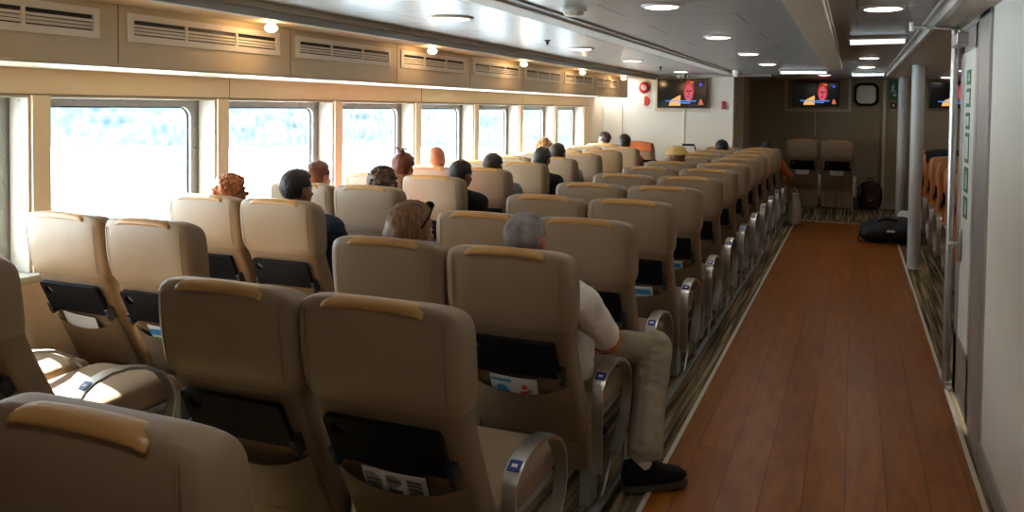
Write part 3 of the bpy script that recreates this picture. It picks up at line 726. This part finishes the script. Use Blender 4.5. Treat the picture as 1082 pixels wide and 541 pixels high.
        if special == 'man':
            bm = bmesh.new()
            for q in range(4): add_tube(bm, [o_+dd*(.02+q*.022)+sd*.03+V((0, 0, .098-q*.008)), o_+dd*(.03+q*.022)+V((0, 0, .128-q*.009)), o_+dd*(.02+q*.022)-sd*.03+V((0, 0, .098-q*.008))], .003, 6)
            for q in (-1, 1): add_tube(bm, [o_+dd*.03+V((0, 0, .12)), o_+dd*.02+sd*q*.02+V((0, 0, .145)), o_+dd*.01+sd*q*.035+V((0, 0, .125))], .003, 6)
            obj('laces', bm, M['dark'], sh, 60)
            bm = bmesh.new(); add_cap(bm, o_+V((0, 0, .10)), .043, o_+(a_-o_)*1.0+V((0, 0, .05)), .046); obj('sock', bm, CL['white'], root, 60)
    if hat:
        bm = bmesh.new(); add_lathe(bm, [(.06, .105), (.10, .092), (.118, .062), (.12, .054), (.10, .055), (.092, .075), (.088, .11), (.07, .135), (.02, .142)], (0, -.01, .0), 'Z', 28)
        bmesh.ops.transform(bm, matrix=Matrix.Translation(hd) @ R.to_4x4(), verts=bm.verts); obj('straw_hat', bm, M['hat'], root, 60)
    return root, hp, R
NP = random.Random(5)
person((1, 3), 'person with short grey hair, white shirt and khaki trousers, foot in the wooden aisle', ('stubble', 'grey'), 'red', 'white', 'khaki', dx=-.022, dz=-.030, vox=.006, sleeve='short', special='man')
r_, hp_, R_ = person((1, 2), 'person with brown hair and sunglasses pushed up, beside the grey-haired person', ('long', 'brown'), 'tan', 'pink', 'denim', dx=-.02, dz=-.025, turn=-.25)
bm = bmesh.new()
for q in (-1, 1): add_ell(bm, hp_(q*.036, .070, .108), (.026, .010, .018), R_, 12, 8); add_tube(bm, [hp_(q*.064, .058, .105), hp_(q*.096, .0, .07), hp_(q*.100, -.05, .03)], .004, 6)
add_tube(bm, [hp_(-.015, .078, .11), hp_(0, .08, .112), hp_(.015, .078, .11)], .003, 6)
obj('sunglasses', bm, M['black'], r_, 180)
person((2, 1), 'person with dark hair and navy top in the third-row seat by the inner aisle', ('short', 'black'), 'tan', 'navy', 'denim', dx=-.045, dz=.01, turn=-.1, lean=.05)
person((2, 0), 'person with backlit curly blond-red hair in the third-row window seat', ('curly', 'auburn'), 'fair', 'grey', 'denim', dx=-.005, dz=-.055)
person((3, 0), 'person with red-brown hair in the fourth-row window seat', ('short', 'redbrown'), 'red', 'pink', 'denim', dx=-.03, dz=-.01)
person((3, 1), 'person with curly dark-blond hair behind the fourth-row seat back by the inner aisle', ('curly', 'curly'), 'fair', 'white', 'denim', dx=-.02, dz=-.045)
person((4, 0), 'person with red-brown hair pinned in a bun, head between two fifth-row seats', ('bun', 'redbrown'), 'red', 'rust', 'denim', dx=.13, dz=.01, lean=.12)
person((5, 0), 'person with bald ruddy head in the sixth-row window seat', None, 'red', 'white', 'khaki', dx=-.04, dz=.025)
person((4, 1), 'person with black hair and black top leaning towards the inner aisle, fifth row', ('short', 'black'), 'tan', 'black', 'denim', dx=.125, dz=-.03, lean=.1, turn=-.2)
person((5, 1), 'person with dark hair, only the crown above the sixth-row seat back', ('short', 'darkbrown'), 'tan', 'grey', 'denim', dx=.0, dz=-.02)
person((6, 1), 'person with black hair and black top leaning out of the seventh-row seat', ('short', 'black'), 'tan', 'black', 'denim', dx=.12, dz=0., lean=.12)
person((8, 0), 'person with orange-blond hair in the ninth-row window seat', ('curly', 'blond'), 'red', 'cream', 'denim', dx=0., dz=0.)
person((7, 1), 'person with dark hair low behind the eighth-row seat back', ('short', 'darkbrown'), 'tan', 'grey', 'denim', dx=-.03, dz=0.)
person((11, 0), 'person with dark hair and pale shirt leaning over in the last-row window seat', ('short', 'darkbrown'), 'fair', 'cream', 'khaki', dx=-.04, dz=.03, turn=.9, lean=.25)
person((10, 1), 'person with dark hair beside the orange jacket near the front bulkhead', ('short', 'darkbrown'), 'tan', 'rust', 'denim', dx=.0, dz=.03)
person((7, 2), 'person in a straw hat in the eighth row beside the narrow inner aisle', ('short', 'brown'), 'tan', 'grey', 'denim', dx=.02, dz=-.01, hat=True)
person((10, 2), 'person with dark hair, crown showing under the bulkhead television side', ('short', 'black'), 'tan', 'grey', 'denim', dx=.08, dz=-.015)
person((11, 3), 'person with dark hair and rust sleeve out in the wooden aisle, last row', ('short', 'black'), 'tan', 'rust', 'denim', dx=.06, dz=-.045, special='arm_out')

# ------------------------------------------------------------------ ceiling and wall fittings
# air vents
def make_vent():
    t = thing('air_vent', 'x', 'air vent', group='air vents above the windows'); L, hz = 1.14, .068
    bm = bmesh.new(); o1 = [(-L/2, -hz), (L/2, -hz), (L/2, hz), (-L/2, hz)]; i1 = [(-L/2+.035, -hz+.032), (L/2-.035, -hz+.032), (L/2-.035, hz-.032), (-L/2+.035, hz-.032)]
    loft(bm, [[(0, y, z) for y, z in o1], [(.010, y, z) for y, z in o1], [(.014, y, z) for y, z in i1], [(.0, y, z) for y, z in i1]], True, False)
    for y in (-.19, .19): add_box(bm, (.001, y-.008, -hz+.03), (.013, y+.008, hz-.03), .002)
    for y in (-.4, 0., .4):
        for z in (-hz+.014, hz-.014): add_ell(bm, (.012, y, z), (.002, .004, .004), seg=8, ring=5)
    obj('vent_frame', bm, M['white'], t)
    bm = bmesh.new()
    for z in (-.024, -.008, .009):
        vs = [(.010, z-.006), (.012, z-.004), (.001, z+.008), (-.001, z+.006)]
        loft(bm, [[(x, -L/2+.03, q) for x, q in vs], [(x, L/2-.03, q) for x, q in vs]])
    obj('vent_slats', bm, M['white'], t)
    obj('vent_shade_sheet', bx(((-.001, -L/2+.03, -hz+.03), (.0005, L/2-.03, hz-.03))), M['dark'], t)  # dark sheet painted in for the shade inside the vent
    return t
v0 = make_vent()
for k in range(9):
    loc = (-3.2195, .97+1.3*k, 1.992); lab = 'white louvred air vent in the cream duct panel, %s from the near end' % ORD[k]
    if k == 0: v0.location = loc; v0['label'] = lab
    else: dup(v0, loc, 0, lab, 'air vents above the windows')
# warm lamps under the soffit
def make_lamp():
    t = thing('soffit_lamp', 'x', 'lamp', group='warm lamps over the vents')
    bm = bmesh.new(); add_lathe(bm, [(.030, 0), (.030, -.006), (.022, -.012), (.02, -.02)], seg=20); obj('lamp_base', bm, M['creamwhite'], t, 40)
    bm = bmesh.new(); add_ell(bm, (0, 0, -.038), (.036, .036, .022), seg=12, ring=7); obj('lamp_globe', bm, M['lamp'], t, 180)
    return t
l0 = make_lamp()
for k in range(6):
    loc = (-3.03, 1.9+1.93*k, 2.095); lab = 'glowing warm bulb lamp under the soffit over the vents, %s from the near end' % ORD[k]
    if k == 0: l0.location = loc; l0['label'] = lab
    else: dup(l0, loc, 0, lab, 'warm lamps over the vents')
# round ceiling lights
def make_disc(kind, r):
    t = thing('ceiling_light', 'x', 'ceiling light', group='round ceiling lights')
    bm = bmesh.new(); add_lathe(bm, [(r*.90, -.004), (r*.90, -.012), (r, -.012), (r+.012, -.002), (r+.012, .002), (r*.8, .002)], seg=36); obj('light_rim', bm, M['cornice'] if kind != 'disc' else M['white'], t, 40)
    bm = bmesh.new(); add_lathe(bm, [(r*.89, -.003), (r*.89, -.013), (r*.6, -.018), (.01, -.020)], seg=36); obj('light_diffuser', bm, M[kind], t, 60)
    if kind != 'discreflect':
        ld = bpy.data.lights.new('downlight', 'AREA'); ld.shape = 'DISK'; ld.size = r*1.7; ld.energy = 1.2 if kind == 'disc' else .5; ld.color = (1, .93, .86)
        lo = bpy.data.objects.new('downlight', ld); COL.objects.link(lo); lo.parent = t; lo.location = (0, 0, -.026)
    return t
dl = {}
def disc(kind, r, x, y, lab):
    if (kind, r) not in dl: dl[(kind, r)] = t = make_disc(kind, r); t.location = (x, y, ZC); t['label'] = lab
    else: dup(dl[(kind, r)], (x, y, ZC), 0, lab, 'round ceiling lights')
for i, y in enumerate((.45, 2.4, 4.33, 6.28, 8.22, 10.08)): disc('disc', .095, -.94, y, 'bright round ceiling light over the wood-aisle seats, %s from the near end' % ORD[i])
for i, y in enumerate((.55, 4.74, 9.05, 10.9)): disc('disc', .100, .125, y, 'bright round ceiling light over the wooden aisle, %s from the near end' % ORD[i])
disc('discmid', .095, -.42, 13.2, 'bright round ceiling light before the end-wall television')
disc('discreflect', .13, -2.27, 4.55, 'unlit round ceiling light over the inner aisle, window reflection added as a glow')
for i, y in enumerate((7.2, 9.1, 11.9)): disc('discmid', .11, -2.29, y, 'softly lit round ceiling light over the inner aisle, %s after the unlit one' % ORD[i])
for i, (x, y) in enumerate(((1.3, 7.2), (1.3, 9.6), (1.3, 12.0), (1.3, 14.3))): disc('disc', .096, x, y, 'bright round ceiling light added to light the orange tan seats, %s from the door' % ORD[i])  # lights added here to brighten the orange tan seats
# strip lights
def strip(x, y, rz, L, lab):
    t = thing('strip_light', lab, 'ceiling light', (x, y, ZC), rz, 'fluorescent strip lights')
    obj('strip_housing', bx(((-L/2, -.045, -.025), (L/2, .045, .001)), bev=.006), M['white'], t)
    bm = bmesh.new(); add_tube(bm, [(-L/2+.02, 0, -.042), (L/2-.02, 0, -.036)], .019, 14); obj('strip_diffuser', bm, M['tube'], t, 50)
    obj('strip_sensor', bx(((-.03, .05, -.03), (.03, .10, 0)), bev=.004), M['dark'], t)
strip(.14, 6.55, 0, .40, 'fluorescent strip light over the aisle just past the door')
strip(.16, 12.4, 0, .44, 'fluorescent strip light over the aisle by the far post')
strip(-.63, 11.6, .3, .62, 'long fluorescent strip light at the end of the ceiling beam')
# smoke detector, sprinklers, dome camera
t = thing('smoke_detector', 'round white smoke detector with ribbed rim beside the ceiling strip', 'smoke detector', (-1.42, 4.33, ZC))
bm = bmesh.new(); add_lathe(bm, [(.07, .0), (.07, -.014), (.062, -.02)], seg=30); obj('detector_base', bm, M['white'], t, 40)
bm = bmesh.new(); add_lathe(bm, [(.052, -.018), (.054, -.03), (.044, -.042), (.015, -.047)], seg=30)
for k in range(12): a = 2*PI*k/12; add_box(bm, (.05*math.cos(a)-.004, .05*math.sin(a)-.004, -.038), (.05*math.cos(a)+.004, .05*math.sin(a)+.004, -.02))
obj('detector_grille', bm, M['creamwhite'], t, 40)
for i, (x, y, lab) in enumerate(((-2.28, 6.3, 'small dark sprinkler head on the panels before the soft ceiling lights'), (-2.3, 10.6, 'small dark sprinkler head on the panels near the bulkhead television'))):
    t = thing('sprinkler', lab, 'sprinkler', (x, y, ZC), 0, 'ceiling sprinklers')
    bm = bmesh.new(); add_lathe(bm, [(.025, .0), (.022, -.008), (.010, -.012), (.009, -.035)], seg=16); obj('sprinkler_body', bm, M['dark'], t, 40)
    bm = bmesh.new(); add_lathe(bm, [(.020, -.045), (.020, -.048), (.005, -.048)], seg=16); add_box(bm, (-.012, -.002, -.046), (-.009, .002, -.03)); add_box(bm, (.009, -.002, -.046), (.012, .002, -.03)); obj('sprinkler_deflector', bm, M['steel'], t, 40)
t = thing('security_camera', 'small white dome camera under the ceiling near the bulkhead corner', 'camera', (-1.50, 11.7, ZC))
bm = bmesh.new(); add_lathe(bm, [(.05, 0), (.05, -.05), (.046, -.06)], seg=24); obj('camera_base', bm, M['white'], t, 40)
bm = bmesh.new(); add_ell(bm, (0, 0, -.06), (.04, .04, .035)); obj('camera_dome', bm, M['white'], t, 180)
# televisions
def tv(x, y, z, w, h, lab, image=True):
    t = thing('television', lab, 'television', (x, y, z), 0, 'wall televisions')
    obj('tv_case', bx(((-w/2, -.03, -h/2), (w/2, .02, h/2)), bev=.006), M['bezel'], t)
    obj('wall_bracket', bx(((-.15, .02, -.10), (.15, .07, .10)), bev=.004), M['steel'], t)
    bm = bmesh.new(); sw, sh = w-.04, h-.04
    add_box(bm, (-sw/2, -.033, -sh/2), (sw/2, -.029, sh/2), mi=0)
    def sh_(pts, mi, lay):
        loft(bm, [[Vector((px*sw, -.033-lay*.0006, pz*sh)) for px, pz in pts], [Vector((px*sw, -.0335-lay*.0006, pz*sh)) for px, pz in pts]], mi=mi)
    sh_([(-.27, -.46), (-.02, -.46), (-.02, -.05), (-.08, -.10), (-.20, -.22), (-.25, -.3)], 3, 1)
    sh_(el(.155, .10, .115, .42, 20), 2, 1); sh_(el(.15, .05, .085, .31, 20), 1, 2)
    sh_(el(.125, .10, .028, .035), 5, 3); sh_(el(.185, .10, .028, .035), 5, 3); sh_(el(.145, -.12, .03, .025), 5, 3); sh_([(.145, .05), (.165, .05), (.16, -.05), (.14, -.05)], 5, 3)
    sh_([(.36, -.42), (.46, -.42), (.43, -.22), (.39, -.22)], 6, 1); sh_(el(.40, .34, .03, .055), 7, 1); sh_(el(.21, .42, .05, .05), 6, 3)
    rr = random.Random(4); xx = -.34
    while xx < .30:
        ww = rr.uniform(.03, .07); sh_(rc(xx, xx+ww, -.30, -.255), 4, 4); xx += ww+.008
    xx = -.06
    while xx < .14:
        ww = rr.uniform(.03, .06); sh_(rc(xx, xx+ww, -.375, -.33), 4, 4); xx += ww+.008
    obj('tv_screen', bm, [M['screen'], M['sc_face'], M['sc_hair'], M['sc_yel'], M['sc_blue'], M['sc_eye'], M['sc_or'], M['sc_logo']], t)
    return t
tv(-2.46, YT-.075, 1.872, .76, .445, 'wall television with subtitled picture on the pale bulkhead, above the seat rows')
tv(-.62, YB-.075, 1.912, .76, .43, 'wall television with subtitled picture above the two end-wall seats')
tv(1.50, YB-.075, 1.912, .76, .43, 'wall television beyond the posts, above the orange tan seats')
obj_ = obj('tv_panel', bx(((-2.89, YT-.004, 1.59), (-2.03, YT+.0, 2.13)), bev=.001), M['cream']); tag(obj_, 'shallow cream backing board behind the bulkhead television', 'panel')
t = thing('speaker_box', 'small pale speaker box with dark cone right above the bulkhead television', 'speaker', (-2.46, YT, 2.135))
obj('speaker_case', bx(((-.09, -.06, -.028), (.09, 0, .028)), bev=.006), M['creamwhite'], t)
bm = bmesh.new(); add_lathe(bm, [(.022, -.062), (.020, -.066), (.01, -.064)], (.045, 0, 0), 'Y', 18); add_lathe(bm, [(.012, -.062), (.010, -.065), (.004, -.064)], (-.02, 0, 0), 'Y', 14); obj('speaker_cone', bm, M['dark'], t, 40)
# alarm, red signs
t = thing('alarm_bell', 'round red alarm bell with white centre on the pale bulkhead', 'alarm bell', (-3.06, YT, 1.965))
bm = bmesh.new(); add_lathe(bm, [(.085, 0), (.09, -.03), (.075, -.05), (.05, -.06)], seg=28, axis='Y'); obj('bell_dome', bm, M['red'], t, 50)
bm = bmesh.new(); add_lathe(bm, [(.042, -.055), (.042, -.064), (.02, -.066)], seg=24, axis='Y'); obj('bell_centre', bm, M['paper'], t, 50)
bm = bmesh.new(); add_box(bm, (-.006, -.07, -.02), (.006, -.064, .025)); obj('bell_bolt', bm, M['red'], t)
bm = bmesh.new(); loft(bm, [[(.065*math.sin(PI*k/12)*1., y, .075*math.cos(PI*k/12)) for k in range(13)] for y in (-.03, 0)]); add_box(bm, (-.02, -.02, -.07), (0, 0, .07), .004)
tag(obj('call_point', bm, M['red'], None, 30, (-3.04, YT, 1.755)), 'half-round red call point under the alarm bell', 'call point')
t = thing('fire_call_box', 'small red call box with white plate near the bulkhead edge', 'call box', (-1.83, YT, 1.70)); obj('box_case', bx(((-.035, -.04, -.06), (.015, 0, .06)), bev=.006), M['red'], t); obj('box_plate', bx(((.015, -.012, -.075), (.06, 0, -.02)), bev=.003), M['paper'], t)
# porthole
t = thing('porthole', 'rounded porthole cover with black rim on the end wall', 'porthole', (.18, YB, 1.915))
def rring(w, h, r, y): return [(a, y, b) for a, b in rrect(-w, w, -h, h, r, 6)]
bm = bmesh.new(); loft(bm, [rring(.195, .195, .11, 0), rring(.195, .195, .11, -.04), rring(.155, .155, .085, -.045), rring(.15, .15, .085, -.01)], True, False); obj('porthole_rim', bm, M['black'], t, 40)
bm = bmesh.new(); loft(bm, [rring(.155, .155, .085, -.005), rring(.155, .155, .085, -.02), rring(.12, .12, .07, -.03)]); obj('porthole_cover', bm, M['creamwhite'], t, 40)
bm = bmesh.new(); loft(bm, [rring(.105, .105, .06, -.029), rring(.105, .105, .06, -.033), rring(.098, .098, .056, -.033)], True, True); obj('cover_seam', bm, M['white'], t, 40)
# exit sign and plate below
t = thing('exit_sign', 'green escape-route sign with white running figure on the end wall', 'sign', (.585, YB, 1.99))
obj('sign_plate', bx(((-.05, -.012, -.16), (.07, 0, .16)), bev=.002), M['green'], t)
bm = bmesh.new(); add_lathe(bm, [(.012, -.0125), (.012, -.0145), (.001, -.0145)], (.01, 0, .10), 'Y', 14)
def lim(a, b, w=.010):
    a, b = Vector((a[0], -.0135, a[1])), Vector((b[0], -.0135, b[1])); d = (b-a).normalized(); n = Vector((-d.z, 0, d.x))*w
    loft(bm, [[a+n, a-n, b-n, b+n], [p+Vector((0, -.0012, 0)) for p in (a+n, a-n, b-n, b+n)]])
lim((.0, .08), (-.005, .02), .014); lim((-.005, .02), (.025, -.01)); lim((.025, -.01), (.02, -.05)); lim((-.005, .02), (-.02, -.02)); lim((-.02, -.02), (-.04, -.03)); lim((0, .07), (.03, .05), .006); lim((0, .07), (-.025, .05), .006); lim((0, -.08), (.05, -.08), .012); lim((.03, -.06), (.055, -.08), .008); lim((.03, -.10), (.055, -.08), .008)
obj('running_figure', bm, M['paper'], t)
t = thing('brown_sign', 'small brown sign with white mark below the green escape sign', 'sign', (.60, YB, 1.735)); obj('sign_plate', bx(((-.055, -.012, -.055), (.055, 0, .055)), bev=.002), M['brown'], t); obj('sign_mark', bx(((-.012, -.014, -.02), (.012, -.012, .025))), M['paper'], t)

# ------------------------------------------------------------------ luggage and small things
def blob(name, m, parts, vox, parent, sm=6):
    bm = bmesh.new()
    for c, r in parts: add_ell(bm, c, r)
    return remesh(bm, name, m, parent, vox, sm)
t = thing('duffel_bag', 'large black duffel bag lying on the wooden aisle against the pale post', 'bag', (.42, 11.35, .004))
blob('bag_body', M['bag'], [((-.08, 0, .155), (.24, .25, .155)), ((.14, .02, .165), (.22, .26, .165)), ((0, 0, .20), (.22, .2, .13)), ((-.2, -.02, .11), (.14, .18, .105))], .014, t)
bm = bmesh.new(); add_tube(bm, [(-.12, -.12, .27), (-.08, -.2, .31), (.04, -.22, .31), (.1, -.12, .29)], .012, 8); add_tube(bm, [(-.28, -.12, .12), (-.34, -.14, .08), (-.33, -.17, .02), (-.30, -.19, .012)], .009, 8); obj('bag_strap', bm, M['black'], t, 60)
bm = bmesh.new(); add_tube(bm, [(-.25, -.05, .23), (-.1, -.08, .305), (.1, -.06, .32), (.28, 0, .26)], .005, 6); obj('bag_zip', bm, M['steel'], t, 60)
bm = bx(((-.02, -.262, .16), (.07, -.235, .185)), bev=.004); obj('bag_badge', bm, M['paper'], t)
t = thing('backpack', 'maroon backpack standing against the end wall', 'bag', (.27, 15.08, 0))
blob('pack_body', M['maroon'], [((0, 0, .18), (.17, .13, .19)), ((0, 0, .32), (.14, .11, .17)), ((0, -.08, .14), (.12, .09, .12))], .012, t)
bm = bmesh.new(); add_tube(bm, [(-.04, 0, .47), (-.03, -.01, .52), (.03, -.01, .52), (.04, 0, .47)], .009, 8)
for s in (-1, 1): add_tube(bm, [(s*.10, .06, .44), (s*.17, -.02, .36), (s*.18, -.03, .2), (s*.15, .0, .05)], .013, 8)
obj('pack_strap', bm, M['black'], t, 60); obj('pack_label', bx(((-.03, -.172, .165), (.03, -.155, .18)), bev=.002), M['steel'], t)
t = thing('plastic_bag', 'milky plastic carrier bag on the carpet beside the last wood-aisle seat', 'bag', (-.758, 12.52, .004))
bm = bmesh.new(); rings = []
for z, r in ((0, .05), (.0, .09), (.05, .108), (.18, .112), (.28, .098), (.35, .072), (.39, .055), (.43, .068), (.45, .05)):
    rings.append([((r*(1+.12*math.sin(3*a+z*20)+.06*math.sin(7*a))*math.cos(a))*.85, r*(1+.12*math.sin(3*a+z*20)+.06*math.sin(7*a))*math.sin(a)*1.1, z) for a in [2*PI*k/24 for k in range(24)]])
loft(bm, rings); obj('bag_body', bm, M['plasticbag'], t, 180)
bm = bmesh.new(); add_tube(bm, [(-.03, 0, .43), (-.05, 0, .49), (0, .01, .52), (.04, 0, .47)], .008, 8); obj('bag_handle', bm, M['plasticbag'], t, 60)
t = thing('carrier_bag', 'white carrier bag with green print on the floor by the far post', 'bag', (.665, 12.1, 0))
bm = bmesh.new(); rings = []
for z, w_, d_ in ((0, .10, .06), (.02, .12, .075), (.2, .12, .07), (.3, .10, .04), (.33, .06, .02)): rings.append([(w_*math.copysign(abs(math.cos(a))**.5, math.cos(a)), d_*math.copysign(abs(math.sin(a))**.5, math.sin(a)), z) for a in [2*PI*k/20 for k in range(20)]])
loft(bm, rings); obj('bag_body', bm, M['paper'], t, 180); obj('bag_print', bx(((-.09, -.080, .08), (-.02, -.070, .12))), M['green'], t)
t = thing('drink_bottle', 'small red-capped bottle on the carpet beside the door post', 'bottle', (.78, 8.0, 0))
bm = bmesh.new(); add_lathe(bm, [(.03, 0), (.034, .01), (.034, .15), (.028, .18), (.013, .21), (.013, .225)], seg=20); obj('bottle_body', bm, M['paper'], t, 40)
bm = bmesh.new(); add_lathe(bm, [(.015, .222), (.015, .245), (.012, .248)], seg=16); obj('bottle_cap', bm, M['red'], t, 40)
bm = bmesh.new(); add_lathe(bm, [(.0345, .04), (.0352, .045), (.0352, .10), (.0345, .105)], seg=20); obj('bottle_label', bm, M['red'], t, 40)
def suitcase(x, y, hh, lab, rz=0):
    t = thing('suitcase', lab, 'suitcase', (x, y, 0), rz, 'wheeled suitcases')
    bm = bx(((-.19, -.12, .04), (.19, .12, .62)), bev=.04)
    for q in range(5): add_box(bm, (-.14+q*.065, -.126, .1), (-.125+q*.065, .126, .56), .004)
    obj('suitcase_shell', bm, M['bag'], t, 40)
    bm = bmesh.new(); add_tube(bm, [(-.10, .08, .60), (-.10, .08, hh-.03), (-.08, .08, hh), (.08, .08, hh), (.10, .08, hh-.03), (.10, .08, .60)], .011, 8); add_box(bm, (-.09, .062, hh-.012), (.09, .098, hh+.018), .008); obj('pull_handle', bm, M['black'], t, 50)
    for sx in (-1, 1):
        for sy_ in (-1, 1):
            bm = bmesh.new(); add_lathe(bm, [(.02, -.012), (.025, -.008), (.025, .008), (.02, .012)], (sx*.15, sy_*.09, .025), 'X', 16); add_box(bm, (sx*.15-.016, sy_*.09-.02, .025), (sx*.15+.016, sy_*.09+.02, .05), .004); obj('wheel', bm, M['dark'], t, 40)
suitcase(-2.28, 12.45, 1.10, 'black wheeled suitcase with raised handle in front of the pale bulkhead')
suitcase(-2.33, 10.2, .98, 'black wheeled suitcase standing in the narrow inner aisle', .2)
def drape(key, m, lab, cat='jacket', loc=None):
    L = seats[key].location if loc is None else Vector(loc); bm = bmesh.new(); n = 18; rnd = random.Random(len(lab))
    path = [(-.036, 1.03), (-.037, 1.07), (-.036, 1.105), (-.028, 1.14), (-.004, 1.165), (.035, 1.172), (.10, 1.16), (.205, 1.09), (.240, .98), (.250, .88)]
    rings = []
    for i in range(n+1):
        x = -.232+.464*i/n; o_ = []; i_ = []
        for j, (y, z) in enumerate(path):
            w = noise.noise(Vector((x*9, j*.8, len(lab))))*.012; dz = .45*x*x
            zz = z - dz + (noise.noise(Vector((x*7, 3.3, len(lab))))*.08 if j in (0, len(path)-1) else 0)
            c = 1 if j >= 5 else -1
            o_.append(Vector((x, y+c*abs(w), zz+(abs(w) if 3 <= j <= 7 else 0)))); i_.append(Vector((x, y-c*.004, zz-(.008 if 3 <= j <= 6 else 0))))
        rings.append(o_+i_[::-1])
    sheet(bm, rings); o = subsurf(obj('jacket', bm, m, None, 180)); o.location = L
    return tag(o, lab, cat, 'jackets hung over seat backs')
drape((11, 1), CL['rust'], 'orange-rust jacket hung over the last seat back before the pale bulkhead')
drape(None, CL['black'], 'black jacket hung over an orange tan seat back beyond the posts', loc=(1.075, 11.7, 0))

# ------------------------------------------------------------------ outside: water and shore
def water():
    m = mat('sea_water_glare', (.55, .62, .66), .25, bump=.35, bscale=1.2); return m  # sun glare put into the pale base colour, bounces light up indoors
M['water'] = water()
bm = bmesh.new(); add_box(bm, (-420, -160, -3.6), (XO-.6, 420, -3.4)); struct('sea', bm, M['water'])
M['shore'] = mat('far_shore', (.034, .054, .066), 1., var=.6, vscale=.16, spec=0.)
bm = bmesh.new(); rings = []
na, nr = 90, 8
for i in range(na+1):
    az = math.radians(-8+105*i/na)                 # from +Y towards -X
    ring = []
    for j in range(nr+1):
        rad = 105+16*j; hgt = [-3.5, .2, 1.5, 7, 13, 19, 24, 26, 22][j]
        if j > 1: hgt += noise.noise(Vector((az*14, j*.9, 2)))*5
        if j in (2, 3): hgt += 5*max(0, noise.noise(Vector((az*40, 5, j))))
        ring.append((-rad*math.sin(az)*1., rad*math.cos(az), hgt))
    rings.append(ring)
loft(bm, rings, False, False); struct('shore', bm, M['shore'], smooth=180)

# ------------------------------------------------------------------ world, sun, portals
w = bpy.data.worlds.new('sky'); scene.world = w; w.use_nodes = True
nt = w.node_tree; bg = nt.nodes['Background']
tc = nt.nodes.new('ShaderNodeTexCoord'); sp = nt.nodes.new('ShaderNodeSeparateXYZ'); nt.links.new(tc.outputs['Generated'], sp.inputs[0])
rp = nt.nodes.new('ShaderNodeValToRGB'); rp.color_ramp.elements[0].position = 0; rp.color_ramp.elements[0].color = (.95, .98, 1, 1); rp.color_ramp.elements[1].position = .7; rp.color_ramp.elements[1].color = (.62, .80, 1, 1)
nt.links.new(sp.outputs['Z'], rp.inputs['Fac']); nt.links.new(rp.outputs['Color'], bg.inputs['Color'])
bg.inputs['Strength'].default_value = 10
sd = bpy.data.lights.new('sun', 'SUN'); sd.energy = 40; sd.angle = math.radians(.7); sd.color = (1, .95, .86)
so = bpy.data.objects.new('sun', sd); COL.objects.link(so)
so.rotation_euler = Vector((1., -.30, -.80)).to_track_quat('-Z', 'Y').to_euler()
for k in range(NW):
    ld = bpy.data.lights.new('portal', 'AREA'); ld.shape = 'RECTANGLE'; ld.size = 1.22; ld.size_y = .9; ld.cycles.is_portal = True
    lo = bpy.data.objects.new('daylight_portal', ld); COL.objects.link(lo); lo.location = (XO-.06, (YP[k]+.1+YP[k+1])/2, (zs+zt)/2)
    lo.rotation_euler = Vector((1, 0, 0)).to_track_quat('-Z', 'Z').to_euler(); lo['kind'] = 'helper'

# ------------------------------------------------------------------ camera
F, YAW, PIT, ROL, CYI = 882.99, .3883, .0346, .0115, 144.06
cy, sy_ = math.cos(YAW), math.sin(YAW)
right = Vector((cy, sy_, 0)); fw = Vector((-sy_, cy, 0)); up = Vector((0, 0, 1))
fw2 = fw*math.cos(PIT)-up*math.sin(PIT); up2 = up*math.cos(PIT)+fw*math.sin(PIT)
r2 = right*math.cos(ROL)+up2*math.sin(ROL); u2 = up2*math.cos(ROL)-right*math.sin(ROL)
cd = bpy.data.cameras.new('camera'); cd.sensor_width = 36; cd.sensor_fit = 'HORIZONTAL'; cd.lens = F/1082*36
cd.shift_y = -(270.5-CYI)/1082; cd.clip_start = .05; cd.clip_end = 1000
co = bpy.data.objects.new('camera', cd); COL.objects.link(co)
co.matrix_world = Matrix(((r2.x, u2.x, -fw2.x, 0), (r2.y, u2.y, -fw2.y, 0), (r2.z, u2.z, -fw2.z, H), (0, 0, 0, 1)))
scene.camera = co
vs = scene.view_settings; scene.display_settings.display_device = 'sRGB'
vs.view_transform = 'Standard'; vs.look = 'None'; vs.gamma = 1; vs.exposure = .5; vs.use_curve_mapping = False
cyc = scene.cycles
cyc.use_denoising = True; cyc.max_bounces = 8; cyc.diffuse_bounces = 5; cyc.glossy_bounces = 4; cyc.transparent_max_bounces = 12
cyc.sample_clamp_indirect = 6; cyc.caustics_reflective = False; cyc.caustics_refractive = False
